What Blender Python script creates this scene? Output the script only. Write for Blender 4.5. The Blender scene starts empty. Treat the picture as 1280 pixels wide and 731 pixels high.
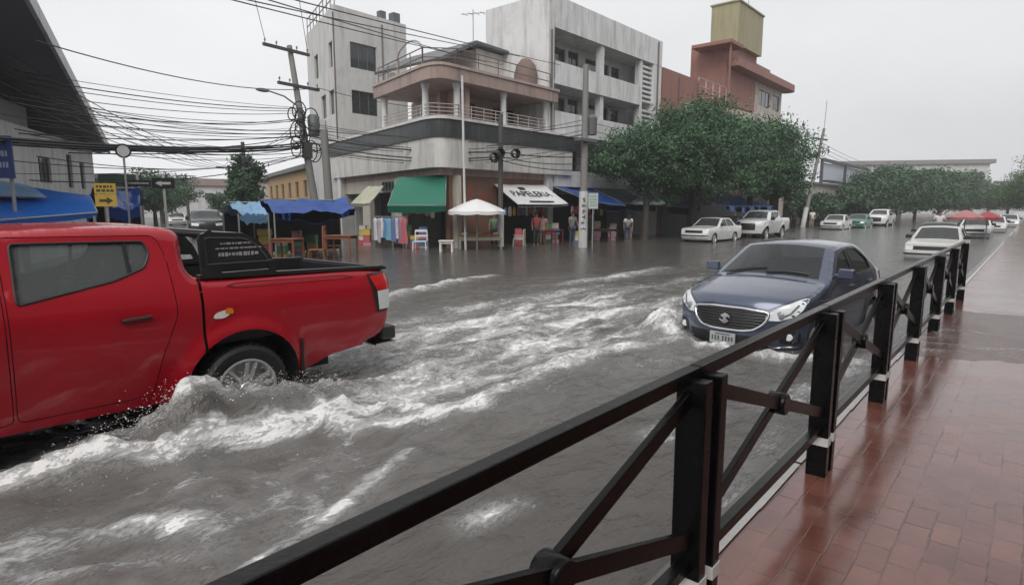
import bpy, bmesh, math, random
import numpy as np
from mathutils import Vector, Matrix
from mathutils.geometry import delaunay_2d_cdt
from mathutils.bvhtree import BVHTree

rnd = random.Random(7)
SC = bpy.context.scene
COL = SC.collection
R = math.radians
WATER_Z = -0.18

# ------------------------------------------------------------------ noise
def _hash(ix, iy, seed):
    n = (ix * 374761393 + iy * 668265263 + seed * 974634777) & 0x7FFFFFFF
    n = ((n ^ (n >> 13)) * 1274126177) & 0x7FFFFFFF
    return ((n ^ (n >> 16)) & 0xFFFF) / 65535.0

def vnoise(x, y, seed=0):
    ix = np.floor(x).astype(np.int64); iy = np.floor(y).astype(np.int64)
    fx = x - ix; fy = y - iy
    fx = fx * fx * fx * (fx * (fx * 6 - 15) + 10); fy = fy * fy * fy * (fy * (fy * 6 - 15) + 10)
    a = _hash(ix, iy, seed); b = _hash(ix + 1, iy, seed); c = _hash(ix, iy + 1, seed); d = _hash(ix + 1, iy + 1, seed)
    return (a * (1 - fx) + b * fx) * (1 - fy) + (c * (1 - fx) + d * fx) * fy

def fbm(x, y, octs=4, seed=0, gain=0.5):
    t = 0; a = 1.0; s = 0.0
    for o in range(octs):
        t = t + a * (vnoise(x, y, seed + o * 17) - 0.5); s += a
        x = x * 2.03 + 11.7; y = y * 2.01 - 5.3; a *= gain
    return t / s * 2

# ------------------------------------------------------------------ materials
MATS = {}
def mat(name, col, rough=0.55, var=0.18, scale=2.5, bump=0.0, bscale=30, metal=0.0, coat=0.0, stain=0.0, stain_col=(0.06, 0.055, 0.05), spec=0.5, alpha=1.0, emit=None):
    if name in MATS: return MATS[name]
    m = bpy.data.materials.new(name); m.use_nodes = True
    nt = m.node_tree; n = nt.nodes; L = nt.links
    b = n['Principled BSDF']
    b.inputs['Roughness'].default_value = rough
    b.inputs['Metallic'].default_value = metal
    b.inputs['Coat Weight'].default_value = coat
    b.inputs['Coat Roughness'].default_value = 0.06
    b.inputs['Specular IOR Level'].default_value = spec
    b.inputs['Alpha'].default_value = alpha
    tc = n.new('ShaderNodeTexCoord')
    nz = n.new('ShaderNodeTexNoise'); nz.inputs['Scale'].default_value = scale; nz.inputs['Detail'].default_value = 6; nz.inputs['Roughness'].default_value = 0.65
    L.new(tc.outputs['Object'], nz.inputs['Vector'])
    mx = n.new('ShaderNodeMix'); mx.data_type = 'RGBA'
    lo = tuple(max(0, c * (1 - var)) for c in col) + (1,); hi = tuple(min(1, c * (1 + var)) for c in col) + (1,)
    mx.inputs[6].default_value = lo; mx.inputs[7].default_value = hi
    L.new(nz.outputs['Fac'], mx.inputs[0])
    out = mx.outputs[2]
    if stain > 0:
        mp = n.new('ShaderNodeMapping'); mp.inputs['Scale'].default_value = (2.2, 2.2, 0.28)
        L.new(tc.outputs['Object'], mp.inputs['Vector'])
        n2 = n.new('ShaderNodeTexNoise'); n2.inputs['Scale'].default_value = 1.1; n2.inputs['Detail'].default_value = 8; n2.inputs['Roughness'].default_value = 0.7
        L.new(mp.outputs[0], n2.inputs['Vector'])
        rp = n.new('ShaderNodeMapRange'); rp.inputs[1].default_value = 0.48; rp.inputs[2].default_value = 0.78
        rp.inputs[3].default_value = 0; rp.inputs[4].default_value = stain
        L.new(n2.outputs['Fac'], rp.inputs[0])
        m2 = n.new('ShaderNodeMix'); m2.data_type = 'RGBA'
        m2.inputs[7].default_value = stain_col + (1,)
        L.new(rp.outputs[0], m2.inputs[0]); L.new(out, m2.inputs[6]); out = m2.outputs[2]
    if stain > .5:
        n4 = n.new('ShaderNodeTexNoise'); n4.inputs['Scale'].default_value = .55; n4.inputs['Detail'].default_value = 7; n4.inputs['Roughness'].default_value = 0.62; n4.inputs['Distortion'].default_value = .6
        L.new(tc.outputs['Object'], n4.inputs['Vector'])
        r4 = n.new('ShaderNodeMapRange'); r4.inputs[1].default_value = .53; r4.inputs[2].default_value = .57; r4.inputs[4].default_value = .16; L.new(n4.outputs['Fac'], r4.inputs[0])
        m4 = n.new('ShaderNodeMix'); m4.data_type = 'RGBA'; m4.inputs[7].default_value = tuple(c * .45 + .03 for c in col) + (1,)
        L.new(r4.outputs[0], m4.inputs[0]); L.new(out, m4.inputs[6]); out = m4.outputs[2]
    L.new(out, b.inputs['Base Color'])
    # roughness breakup
    rr = n.new('ShaderNodeMapRange'); rr.inputs[3].default_value = max(0.02, rough * 0.8); rr.inputs[4].default_value = min(1, rough * 1.2)
    L.new(nz.outputs['Fac'], rr.inputs[0]); L.new(rr.outputs[0], b.inputs['Roughness'])
    if bump > 0:
        nb = n.new('ShaderNodeTexNoise'); nb.inputs['Scale'].default_value = bscale; nb.inputs['Detail'].default_value = 5
        L.new(tc.outputs['Object'], nb.inputs['Vector'])
        bp = n.new('ShaderNodeBump'); bp.inputs['Strength'].default_value = bump; bp.inputs['Distance'].default_value = 0.02
        L.new(nb.outputs['Fac'], bp.inputs['Height']); L.new(bp.outputs[0], b.inputs['Normal'])
    if emit:
        b.inputs['Emission Color'].default_value = emit[0] + (1,); b.inputs['Emission Strength'].default_value = emit[1]
    MATS[name] = m
    return m

def glass_mat(name, tint, see=0.4, rough=0.04):
    """thin tinted glass: part see-through, part dark tinted film, glossy skin"""
    if name in MATS: return MATS[name]
    m = bpy.data.materials.new(name); m.use_nodes = True
    nt = m.node_tree; n = nt.nodes; L = nt.links
    b = n['Principled BSDF']; b.inputs['Base Color'].default_value = tint + (1,); b.inputs['Roughness'].default_value = rough
    b.inputs['IOR'].default_value = 1.55
    tr = n.new('ShaderNodeBsdfTransparent'); tr.inputs['Color'].default_value = (0.86, 0.9, 0.9, 1)
    mx = n.new('ShaderNodeMixShader'); mx.inputs[0].default_value = see
    L.new(b.outputs[0], mx.inputs[1]); L.new(tr.outputs[0], mx.inputs[2])
    L.new(mx.outputs[0], n['Material Output'].inputs['Surface'])
    MATS[name] = m
    return m

# ------------------------------------------------------------------ objects
WM = {}
def root_of(o):
    while o.parent: o = o.parent
    return o

def tag(o, label=None, cat=None, group=None, kind=None):
    if label: o['label'] = label
    if cat: o['category'] = cat
    if group: o['group'] = group
    if kind: o['kind'] = kind
    return o

def thing(name, label, cat, loc=(0, 0, 0), rz=0.0, group=None):
    o = bpy.data.objects.new(name, None); COL.objects.link(o)
    o.location = loc; o.rotation_euler = (0, 0, rz); o.empty_display_size = 0.2
    WM[o.name] = Matrix.Translation(Vector(loc)) @ Matrix.Rotation(rz, 4, 'Z')
    return tag(o, label, cat, group)

def frame(origin, ang):
    """x along, y outward (left of x), z up"""
    return Matrix.Translation(Vector(origin)) @ Matrix.Rotation(ang, 4, 'Z')

class MB:
    def __init__(s): s.v = []; s.f = []; s.M = None
    def add(s, verts, faces, M=None):
        k = len(s.v); M = M if M is not None else s.M
        if M is not None: verts = [M @ Vector(p) for p in verts]
        s.v += [tuple(p) for p in verts]; s.f += [tuple(i + k for i in f) for f in faces]
        return s
    def box(s, c, d, M=None, rz=0, taper=1.0):
        x, y, z = (q / 2 for q in d)
        vs = []
        for sz, t in ((-1, 1.0), (1, taper)):
            for sx, sy in ((-1, -1), (1, -1), (1, 1), (-1, 1)): vs.append(Vector((sx * x * t, sy * y * t, sz * z)))
        if rz: vs = [Matrix.Rotation(rz, 3, 'Z') @ q for q in vs]
        vs = [q + Vector(c) for q in vs]
        return s.add(vs, [(3, 2, 1, 0), (4, 5, 6, 7), (0, 1, 5, 4), (1, 2, 6, 5), (2, 3, 7, 6), (3, 0, 4, 7)], M)
    def box2(s, a, b, M=None):
        return s.box([(a[i] + b[i]) / 2 for i in range(3)], [abs(b[i] - a[i]) for i in range(3)], M)
    def bar(s, p0, p1, w, h, up=(0, 0, 1), M=None):
        p0 = Vector(p0); p1 = Vector(p1); d = (p1 - p0).normalized(); u = Vector(up)
        if abs(d.dot(u)) > 0.99: u = Vector((1, 0, 0))
        sx = d.cross(u).normalized(); u = sx.cross(d).normalized()
        vs = []
        for p in (p0, p1):
            for a, b in ((-1, -1), (1, -1), (1, 1), (-1, 1)): vs.append(p + sx * a * w / 2 + u * b * h / 2)
        return s.add(vs, [(3, 2, 1, 0), (4, 5, 6, 7), (0, 1, 5, 4), (1, 2, 6, 5), (2, 3, 7, 6), (3, 0, 4, 7)], M)
    def tube(s, pts, r, n=8, M=None, cap=True):
        pts = [Vector(p) for p in pts]; rs = r if isinstance(r, (list, tuple)) else [r] * len(pts)
        vs = []; fs = []; prev = None
        for i, p in enumerate(pts):
            d = (pts[min(i + 1, len(pts) - 1)] - pts[max(i - 1, 0)]).normalized()
            if prev is None:
                u = Vector((0, 0, 1)) if abs(d.z) < 0.9 else Vector((1, 0, 0))
                a = d.cross(u).normalized()
            else:
                a = (prev - d * prev.dot(d))
                a = a.normalized() if a.length > 1e-6 else d.orthogonal().normalized()
            prev = a; b = d.cross(a)
            for k in range(n):
                t = 2 * math.pi * k / n; vs.append(p + (a * math.cos(t) + b * math.sin(t)) * rs[i])
        for i in range(len(pts) - 1):
            for k in range(n):
                k2 = (k + 1) % n
                fs.append((i * n + k, i * n + k2, (i + 1) * n + k2, (i + 1) * n + k))
        if cap:
            fs.append(tuple(range(n))[::-1]); fs.append(tuple((len(pts) - 1) * n + k for k in range(n)))
        return s.add(vs, fs, M)
    def lathe(s, prof, c=(0, 0, 0), n=16, axis='Z', M=None, cap=True):
        vs = []; fs = []
        for (r, h) in prof:
            for k in range(n):
                t = 2 * math.pi * k / n; x, y = r * math.cos(t), r * math.sin(t)
                p = (x, y, h) if axis == 'Z' else ((h, x, y) if axis == 'X' else (x, h, y))
                vs.append((p[0] + c[0], p[1] + c[1], p[2] + c[2]))
        for i in range(len(prof) - 1):
            for k in range(n):
                k2 = (k + 1) % n; fs.append((i * n + k, i * n + k2, (i + 1) * n + k2, (i + 1) * n + k))
        if cap and prof[0][0] > 1e-4: fs.append(tuple(range(n))[::-1])
        if cap and prof[-1][0] > 1e-4: fs.append(tuple((len(prof) - 1) * n + k for k in range(n)))
        return s.add(vs, fs, M)
    def prism(s, poly, z0, z1, M=None):
        n = len(poly); vs = [(x, y, z0) for x, y in poly] + [(x, y, z1) for x, y in poly]
        fs = [tuple(range(n))[::-1], tuple(range(n, 2 * n))] + [(i, (i + 1) % n, n + (i + 1) % n, n + i) for i in range(n)]
        return s.add(vs, fs, M)
    def slab(s, poly, o, u, v, depth, M=None):
        """poly in (u,v) plane at o, extruded along u x v by depth"""
        o = Vector(o); u = Vector(u); v = Vector(v); w = u.cross(v).normalized() * depth; n = len(poly)
        vs = [o + u * a + v * b for a, b in poly] + [o + u * a + v * b + w for a, b in poly]
        fs = [tuple(range(n))[::-1], tuple(range(n, 2 * n))] + [(i, (i + 1) % n, n + (i + 1) % n, n + i) for i in range(n)]
        return s.add(vs, fs, M)
    def grid(s, rows, M=None, close=False):
        nr = len(rows); nc = len(rows[0]); vs = [p for r in rows for p in r]; fs = []
        for i in range(nr - 1):
            for j in range(nc - 1 if not close else nc):
                j2 = (j + 1) % nc; fs.append((i * nc + j, i * nc + j2, (i + 1) * nc + j2, (i + 1) * nc + j))
        return s.add(vs, fs, M)
    def wall(s, L, z0, z1, holes, thick, M, s0=0.0):
        """wall in frame M from s0..L, outer face at y=0, holes (a,b,za,zb)"""
        xs = sorted({s0, L, *[h[0] for h in holes], *[h[1] for h in holes]})
        for a, b in zip(xs, xs[1:]):
            if b - a < 1e-5: continue
            mid = (a + b) / 2; z = z0
            for h in sorted([h for h in holes if h[0] <= mid <= h[1]], key=lambda q: q[2]):
                if h[2] > z + 1e-4: s.box2((a, -thick, z), (b, 0, h[2]), M)
                z = max(z, h[3])
            if z < z1 - 1e-4: s.box2((a, -thick, z), (b, 0, z1), M)
        return s
    def ico(s, c, r, sub=1, sq=(1, 1, 1), M=None):
        bm = bmesh.new(); bmesh.ops.create_icosphere(bm, subdivisions=sub, radius=1)
        bm.verts.ensure_lookup_table()
        vs = [(c[0] + q.co.x * r * sq[0], c[1] + q.co.y * r * sq[1], c[2] + q.co.z * r * sq[2]) for q in bm.verts]
        fs = [tuple(v.index for v in f.verts) for f in bm.faces]; bm.free()
        return s.add(vs, fs, M)
    def build(s, name, m, parent=None, smooth=None, bevel=0.0, seg=2, fixn=True):
        me = bpy.data.meshes.new(name)
        vs = s.v
        if parent is not None:
            inv = WM[root_of(parent).name].inverted(); vs = [inv @ Vector(p) for p in vs]
        me.from_pydata([tuple(p) for p in vs], [], s.f); me.update()
        if fixn:
            bm = bmesh.new(); bm.from_mesh(me); bmesh.ops.recalc_face_normals(bm, faces=bm.faces); bm.to_mesh(me); bm.free()
        if smooth is not None:
            for p in me.polygons: p.use_smooth = True
            me.set_sharp_from_angle(angle=R(smooth))
        me.materials.append(m)
        o = bpy.data.objects.new(name, me); COL.objects.link(o)
        if parent is not None: o.parent = parent
        if bevel:
            b = o.modifiers.new('bevel', 'BEVEL'); b.width = bevel; b.segments = seg; b.limit_method = 'ANGLE'; b.angle_limit = R(40); b.harden_normals = False
        return o

def copy_tree(o, parent=None):
    c = o.copy(); COL.objects.link(c); c.parent = parent
    for ch in list(o.children): copy_tree(ch, c)
    return c

def dup(o, loc, rz, label=None, group=None, name=None):
    c = copy_tree(o); c.location = loc; c.rotation_euler = (0, 0, rz)
    WM[c.name] = Matrix.Translation(Vector(loc)) @ Matrix.Rotation(rz, 4, 'Z')
    if label: c['label'] = label
    if group: c['group'] = group
    return c

def text_mesh(txt, size, extrude=0.004):
    cu = bpy.data.curves.new('lettering', 'FONT'); cu.body = txt; cu.size = size; cu.extrude = extrude; cu.align_x = 'CENTER'; cu.align_y = 'CENTER'; cu.resolution_u = 3
    o = bpy.data.objects.new('lettering', cu); COL.objects.link(o)
    dg = bpy.context.evaluated_depsgraph_get(); dg.update()
    me = o.evaluated_get(dg).to_mesh()
    vs = [v.co.copy() for v in me.vertices]; fs = [tuple(p.vertices) for p in me.polygons]
    o.evaluated_get(dg).to_mesh_clear(); bpy.data.objects.remove(o); bpy.data.curves.remove(cu)
    return vs, fs

def text_on(mb, txt, size, M, sx=1.0, extrude=0.004):
    """lettering in the XY plane of M (x right, y up, z towards the reader)"""
    vs, fs = text_mesh(txt, size, extrude)
    mb.add([(v.x * sx, v.y, v.z) for v in vs], fs, M)

def basis(o, x, y):
    x = Vector(x).normalized(); y = Vector(y); z = x.cross(y).normalized(); y = z.cross(x)
    m = Matrix((x, y, z)).transposed().to_4x4(); m.translation = Vector(o); return m

def inpoly(p, poly):
    x, y = p; c = False; n = len(poly); j = n - 1
    for i in range(n):
        xi, yi = poly[i]; xj, yj = poly[j]
        if (yi > y) != (yj > y) and x < (xj - xi) * (y - yi) / (yj - yi) + xi: c = not c
        j = i
    return c

def seglen(poly, step):
    """resample a closed polygon so no edge is longer than step"""
    out = []
    for i in range(len(poly)):
        a = poly[i]; b = poly[(i + 1) % len(poly)]; d = math.hypot(b[0] - a[0], b[1] - a[1]); k = max(1, int(math.ceil(d / step)))
        for j in range(k): out.append((a[0] + (b[0] - a[0]) * j / k, a[1] + (b[1] - a[1]) * j / k))
    return out

def tri_region(outline, constraints, step):
    """triangulate outline with interior grid points; constraints are closed polygons whose edges are kept"""
    pts = []; edges = []
    def addloop(pl):
        k = len(pts); n = len(pl)
        pts.extend([Vector(q) for q in pl]); edges.extend([(k + i, k + (i + 1) % n) for i in range(n)])
    addloop(seglen(outline, step))
    for c in constraints: addloop(seglen(c, step))
    xs = [q[0] for q in outline]; ys = [q[1] for q in outline]
    y = min(ys) + step / 2; r = 0
    while y < max(ys):
        x = min(xs) + (step / 2 if r % 2 else 0)
        while x < max(xs):
            if inpoly((x, y), outline): pts.append(Vector((x, y)))
            x += step
        y += step * 0.87; r += 1
    v, e, f, *_ = delaunay_2d_cdt(pts, edges, [], 0, 1e-5)
    tris = []
    for t in f:
        c = (sum(v[i].x for i in t) / 3, sum(v[i].y for i in t) / 3)
        if inpoly(c, outline): tris.append((tuple(t), c))
    return v, tris

def shrink(poly, d):
    """move each corner of a polygon inwards by d (any winding)"""
    n = len(poly); A = sum(poly[i][0] * poly[(i + 1) % n][1] - poly[(i + 1) % n][0] * poly[i][1] for i in range(n))
    sg = 1 if A > 0 else -1; out = []
    for i in range(n):
        p = Vector(poly[i - 1]); q = Vector(poly[i]); r = Vector(poly[(i + 1) % n])
        a = (q - p).normalized(); b = (r - q).normalized()
        na = Vector((-a.y, a.x)) * sg; nb = Vector((-b.y, b.x)) * sg
        m = (na + nb); m = m.normalized() if m.length > 1e-6 else na
        k = d / max(0.35, m.dot(na)); out.append((q.x + m.x * k, q.y + m.y * k))
    return out

def rounded(poly, r, n=4):
    out = []; N = len(poly)
    for i in range(N):
        p = Vector(poly[i - 1]); q = Vector(poly[i]); s = Vector(poly[(i + 1) % N])
        a = q + (p - q).normalized() * min(r, (p - q).length * 0.45); b = q + (s - q).normalized() * min(r, (s - q).length * 0.45)
        for k in range(n + 1):
            t = k / n; u = a * (1 - t) ** 2 + q * 2 * t * (1 - t) + b * t * t; out.append((u.x, u.y))
    return out

# ================================================================== WATER, ROAD, PAVEMENT
def water_material():
    m = bpy.data.materials.new('flood_water'); m.use_nodes = True
    nt = m.node_tree; n = nt.nodes; L = nt.links; b = n['Principled BSDF']
    tc = n.new('ShaderNodeTexCoord')
    at = n.new('ShaderNodeAttribute'); at.attribute_name = 'foam'
    mp = n.new('ShaderNodeMapping'); mp.inputs['Scale'].default_value = (1.0, 0.42, 1.0); mp.inputs['Rotation'].default_value = (0, 0, R(-6))
    L.new(tc.outputs['Object'], mp.inputs['Vector'])
    def noise(scale, det, rough=0.6, src=None, dist=0.0):
        q = n.new('ShaderNodeTexNoise'); q.inputs['Scale'].default_value = scale; q.inputs['Detail'].default_value = det
        q.inputs['Roughness'].default_value = rough; q.inputs['Distortion'].default_value = dist
        L.new(src or mp.outputs[0], q.inputs['Vector']); return q
    def math_(op, a, b_, clamp=False):
        q = n.new('ShaderNodeMath'); q.operation = op; q.use_clamp = clamp
        for i, v in enumerate((a, b_)):
            if isinstance(v, (int, float)): q.inputs[i].default_value = v
            else: L.new(v, q.inputs[i])
        return q.outputs[0]
    n1 = noise(6.0, 10, 0.74, dist=0.9)
    n2 = noise(34.0, 6, 0.7, dist=0.3)
    sm = math_('ADD', math_('MULTIPLY', math_('SUBTRACT', n1.outputs['Fac'], 0.5), 2.1), math_('MULTIPLY', math_('SUBTRACT', n2.outputs['Fac'], 0.5), 1.0))
    n3 = noise(11.0, 6, 0.65, dist=1.6)
    lace = math_('SUBTRACT', 0.16, math_('ABSOLUTE', math_('SUBTRACT', n3.outputs['Fac'], 0.5), 0))
    sm = math_('ADD', sm, math_('MULTIPLY', lace, 1.6))
    fac = math_('MULTIPLY', math_('ADD', at.outputs['Fac'], math_('SUBTRACT', sm, 0.56)), 1.7, True)
    fac = math_('MULTIPLY', fac, math_('MULTIPLY', at.outputs['Fac'], 6.0, True), True)
    mud = noise(1.6, 7)
    c1 = n.new('ShaderNodeMix'); c1.data_type = 'RGBA'; c1.inputs[6].default_value = (0.057, 0.050, 0.044, 1); c1.inputs[7].default_value = (0.122, 0.112, 0.103, 1)
    L.new(mud.outputs['Fac'], c1.inputs[0])
    aer = n.new('ShaderNodeMix'); aer.data_type = 'RGBA'; aer.inputs[7].default_value = (0.31, 0.308, 0.302, 1)
    L.new(c1.outputs[2], aer.inputs[6]); L.new(math_('MULTIPLY', at.outputs['Fac'], 1.1, True), aer.inputs[0]); c1 = aer
    c2 = n.new('ShaderNodeMix'); c2.data_type = 'RGBA'; c2.inputs[7].default_value = (0.78, 0.778, 0.77, 1)
    L.new(c1.outputs[2], c2.inputs[6]); L.new(fac, c2.inputs[0]); L.new(c2.outputs[2], b.inputs['Base Color'])
    rg = n.new('ShaderNodeMapRange'); rg.inputs[3].default_value = 0.10; rg.inputs[4].default_value = 0.75
    L.new(fac, rg.inputs[0]); L.new(rg.outputs[0], b.inputs['Roughness'])
    b.inputs['IOR'].default_value = 1.33
    rip = noise(5.5, 5, 0.6, dist=0.4)
    fine = noise(22.0, 4, 0.6, src=tc.outputs['Object'])
    hh = math_('ADD', math_('MULTIPLY', rip.outputs['Fac'], 0.062), math_('ADD', math_('MULTIPLY', fine.outputs['Fac'], 0.012), math_('MULTIPLY', fac, 0.03)))
    bp = n.new('ShaderNodeBump'); bp.inputs['Strength'].default_value = 0.8; bp.inputs['Distance'].default_value = 1.0
    L.new(hh, bp.inputs['Height']); L.new(bp.outputs[0], b.inputs['Normal'])
    return m

def poly_dist(x, y, pts):
    """distance to a polyline and the parameter 0..1 along it"""
    best = np.full(x.shape, 1e9); par = np.zeros(x.shape); n = len(pts) - 1
    for i in range(n):
        ax, ay = pts[i][:2]; bx, by = pts[i + 1][:2]; dx, dy = bx - ax, by - ay; l2 = dx * dx + dy * dy
        t = np.clip(((x - ax) * dx + (y - ay) * dy) / l2, 0, 1)
        d = np.hypot(x - ax - t * dx, y - ay - t * dy)
        k = d < best; best = np.where(k, d, best); par = np.where(k, (i + t) / n, par)
    return best, par

def sstep(a, b, v):
    t = np.clip((v - a) / (b - a), 0, 1); return t * t * (3 - 2 * t)

# foam lines: (points, width, foam strength, height)
STREAKS = [
    ([(-4.95, -0.6), (-4.86, 0.5), (-4.72, 1.0), (-4.50, 1.45), (-4.40, 1.99), (-4.34, 2.36), (-4.34, 2.80), (-4.25, 3.08), (-4.0, 3.45)], 0.12, 1.6, 0.08),
    ([(-4.45, 2.5), (-4.05, 2.85), (-3.85, 3.17), (-3.72, 3.83), (-3.98, 5.18), (-3.97, 6.45), (-3.70, 7.5)], 0.20, 0.95, 0.07),
    ([(-4.9, 3.2), (-5.0, 3.9), (-5.1, 4.71), (-5.2, 5.99), (-5.5, 7.4), (-5.35, 8.65), (-5.2, 11.1)], 0.26, 0.95, 0.06),
    ([(-5.3, 3.6), (-6.0, 4.7), (-6.5, 5.8), (-6.6, 7.2), (-6.4, 9.0)], 0.50, 0.72, 0.05),
    ([(-6.6, 4.0), (-7.3, 5.4), (-7.6, 7.2), (-7.6, 9.0), (-7.5, 12.0)], 0.42, 0.62, 0.05),
    ([(-9.5, 7.0), (-10.2, 8.31), (-10.55, 9.82), (-11.0, 11.9)], 0.22, 0.80, 0.10),
    ([(-4.1, 3.0), (-4.6, 4.0), (-4.75, 5.2), (-4.65, 6.6)], 0.24, 0.85, 0.06),
    ([(-2.75, 1.05), (-2.95, 1.42), (-3.03, 1.77), (-3.21, 2.30), (-3.35, 2.8)], 0.08, 1.00, 0.04),
    ([(-4.1, 0.2), (-4.03, 0.46), (-3.98, 0.8), (-3.75, 1.1), (-3.45, 1.35)], 0.16, 0.70, 0.04),
    ([(-3.6, 0.5), (-3.4, 0.95), (-3.2, 1.3)], 0.12, 0.62, 0.03),
    ([(-5.0, 10.3), (-4.45, 9.0), (-4.1, 8.2), (-3.75, 7.75), (-3.1, 7.45), (-2.3, 7.5), (-1.95, 7.9)], 0.17, 1.1, 0.09),
    ([(-4.6, 9.6), (-4.25, 8.9), (-4.1, 8.35), (-3.9, 8.0)], 0.22, 1.1, 0.12),
    ([(-1.75, 5.6), (-1.55, 6.6), (-1.5, 7.6), (-1.45, 9.0)], 0.15, 0.80, 0.04),
    ([(-1.35, 3.2), (-1.40, 4.2), (-1.5, 5.2)], 0.10, 0.55, 0.02),
    ([(-2.2, 4.1), (-2.1, 4.7), (-2.0, 5.2)], 0.14, 0.62, 0.02),
    ([(-2.3, 2.2), (-2.25, 2.7)], 0.09, 0.58, 0.02),
    ([(-8.4, 11.0), (-8.2, 14.0), (-8.5, 17.0)], 0.35, 0.55, 0.04),
    ([(-6.6, 12.0), (-6.4, 15.0)], 0.35, 0.50, 0.04),
]

def axis(breaks):
    """breaks: (start, end, step_at_start, step_at_end) pieces"""
    out = []
    for a, b, s0, s1 in breaks:
        v = a
        while v < b - 1e-6:
            out.append(v); t = (v - a) / (b - a); v += s0 + (s1 - s0) * t
    out.append(breaks[-1][1]); return np.array(out)

def build_water():
    xs = axis([(-150, -30, 8, 1.0), (-30, -12, 1.0, 0.10), (-12, -6.5, 0.10, 0.045), (-6.5, -1.12, 0.042, 0.036)])
    ys = axis([(-60, -6, 5, 0.3), (-6, -0.5, 0.25, 0.04), (-0.5, 5, 0.034, 0.036), (5, 16, 0.038, 0.14), (16, 60, 0.14, 1.5), (60, 330, 1.5, 14)])
    X, Y = np.meshgrid(xs, ys)
    wx = X + 0.25 * fbm(X * 0.9, Y * 0.7, 3, 3); wy = Y + 0.25 * fbm(X * 0.9, Y * 0.7, 3, 9)
    turb = np.exp(-((X + 5.4) / 4.2) ** 2) * sstep(-5, 0, Y) * (1 - sstep(10, 26, Y))
    turb = turb * (0.3 + 0.7 * sstep(-2.0, -3.2, X))
    nearw = np.exp(-((X + 3.0) / 3.2) ** 2) * sstep(-5, -1, Y) * (1 - sstep(6, 14, Y))
    H = 0.010 * fbm(X * 0.9, Y * 0.6, 3, 1) + 0.006 * fbm(X * 3.1, Y * 2.2, 3, 2) + nearw * (0.028 * fbm(wx * 3.3, wy * 2.6, 4, 71, 0.6) + 0.016 * (0.35 - np.abs(fbm(wx * 2.6, wy * 1.9, 3, 73, 0.6))))
    H = H + turb * (0.075 * fbm(wx * 1.3, wy * 0.75, 4, 5) + 0.05 * fbm(wx * 4.2, wy * 2.6, 4, 6, 0.6))
    F = 0.14 * turb + 0.14 * turb * fbm(wx * 0.8, wy * 0.35, 4, 21)
    # churned, foam-streaked belt between the pickup and the saloon; streaks drawn out along the flow
    belt = np.exp(-(np.abs(X + 5.35 + 0.03 * (Y - 4)) / (1.75 + 0.10 * np.clip(Y - 3, 0, 9))) ** 3) * sstep(2.0, 4.2, Y + 0.35 * (X + 5)) * (1 - sstep(8.5, 15, Y))
    st1 = fbm(wx * 2.6, wy * 0.62, 5, 51, 0.62); st2 = fbm(wx * 6.5, wy * 1.9, 4, 55, 0.6)
    F = F + belt * np.clip(0.39 + 0.85 * st1 + 0.46 * st2, 0, 1)
    # speckled froth close to the camera at the left
    fr_ = np.exp(-((X + 3.6) / 0.75) ** 2) * sstep(-2.5, -0.5, Y) * (1 - sstep(1.4, 3.2, Y))
    F = F + fr_ * np.clip(0.22 + 0.85 * fbm(wx * 3.4, wy * 2.0, 5, 61, 0.62), 0, 1)
    rough = fbm(wx * 5.0, wy * 3.6, 5, 31, 0.62)
    for k, (pts, wd, st, ht) in enumerate(STREAKS):
        d, t = poly_dist(wx * 0.55 + X * 0.45, wy * 0.55 + Y * 0.45, pts)
        w2 = wd * (0.75 + 0.6 * (vnoise(wx * 1.7 + k * 7, wy * 1.3) ))
        g = np.exp(-(d / w2) ** 2)
        ends = sstep(0, 0.08, t) * (1 - 0.6 * sstep(0.8, 1.0, t))
        amp = 0.50 + 0.75 * vnoise(wx * 1.1 + k * 3.1, wy * 0.9, 40 + k) + 0.55 * fbm(wx * 4.5, wy * 2.4, 4, 90 + k, 0.6)
        F = np.maximum(F, st * g * amp * (0.45 + 0.55 * ends)) + 0.05 * g
        H = H + ht * g * ends * (0.7 + 0.9 * rough)
    # bow wave thrown up beside the rear wheel of the pickup
    ridge = [(-5.0, 0.2), (-4.93, 0.8), (-4.82, 1.3), (-4.76, 1.62), (-4.74, 2.0), (-4.72, 2.5), (-4.75, 3.0), (-4.82, 3.6)]
    rh = [0.03, 0.10, 0.28, 0.46, 0.45, 0.36, 0.25, 0.07]
    d, t = poly_dist(X * 0.8 + wx * 0.2, Y * 0.8 + wy * 0.2, ridge)
    hh = np.interp(t, np.linspace(0, 1, len(rh)), rh)
    side = np.where(X > -4.8, 0.24, 0.30)
    g = np.exp(-(d / side) ** 2)
    lump = fbm(wx * 4.0, wy * 4.0, 4, 77, 0.6)
    H = H + hh * g * (0.9 + 0.5 * lump) + 0.05 * g * rough * (hh > 0.1)
    crest = np.exp(-(d / 0.11) ** 2)
    F = np.maximum(F, crest * np.clip(hh * 3.2, 0, 0.98) * (0.75 + 0.5 * lump)) + 0.25 * g * hh * (0.5 + rough)
    # trough of darker water between the crest and the outer foam line
    F = F - 0.50 * np.exp(-((X + 4.56) / 0.08) ** 2 - ((Y - 1.8) / 0.5) ** 2)
    # boil behind the tailgate
    bl = np.exp(-((X + 5.7) / 0.85) ** 2 - ((Y - 4.3) / 0.45) ** 2)
    H = H + 0.10 * bl * (0.6 + lump); F = np.maximum(F, 0.75 * bl * (0.6 + 0.8 * vnoise(wx * 2, wy * 2, 8)))
    # splash in front of the saloon
    bl = np.exp(-((X + 4.05) / 0.27) ** 2 - ((Y - 8.35) / 0.5) ** 2)
    H = H + 0.22 * bl * (0.7 + 0.8 * lump); F = np.maximum(F, 1.0 * bl)
    F = F + 0.10 * rough * np.clip(F * 2, 0, 1)
    Z = WATER_Z + H
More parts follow.
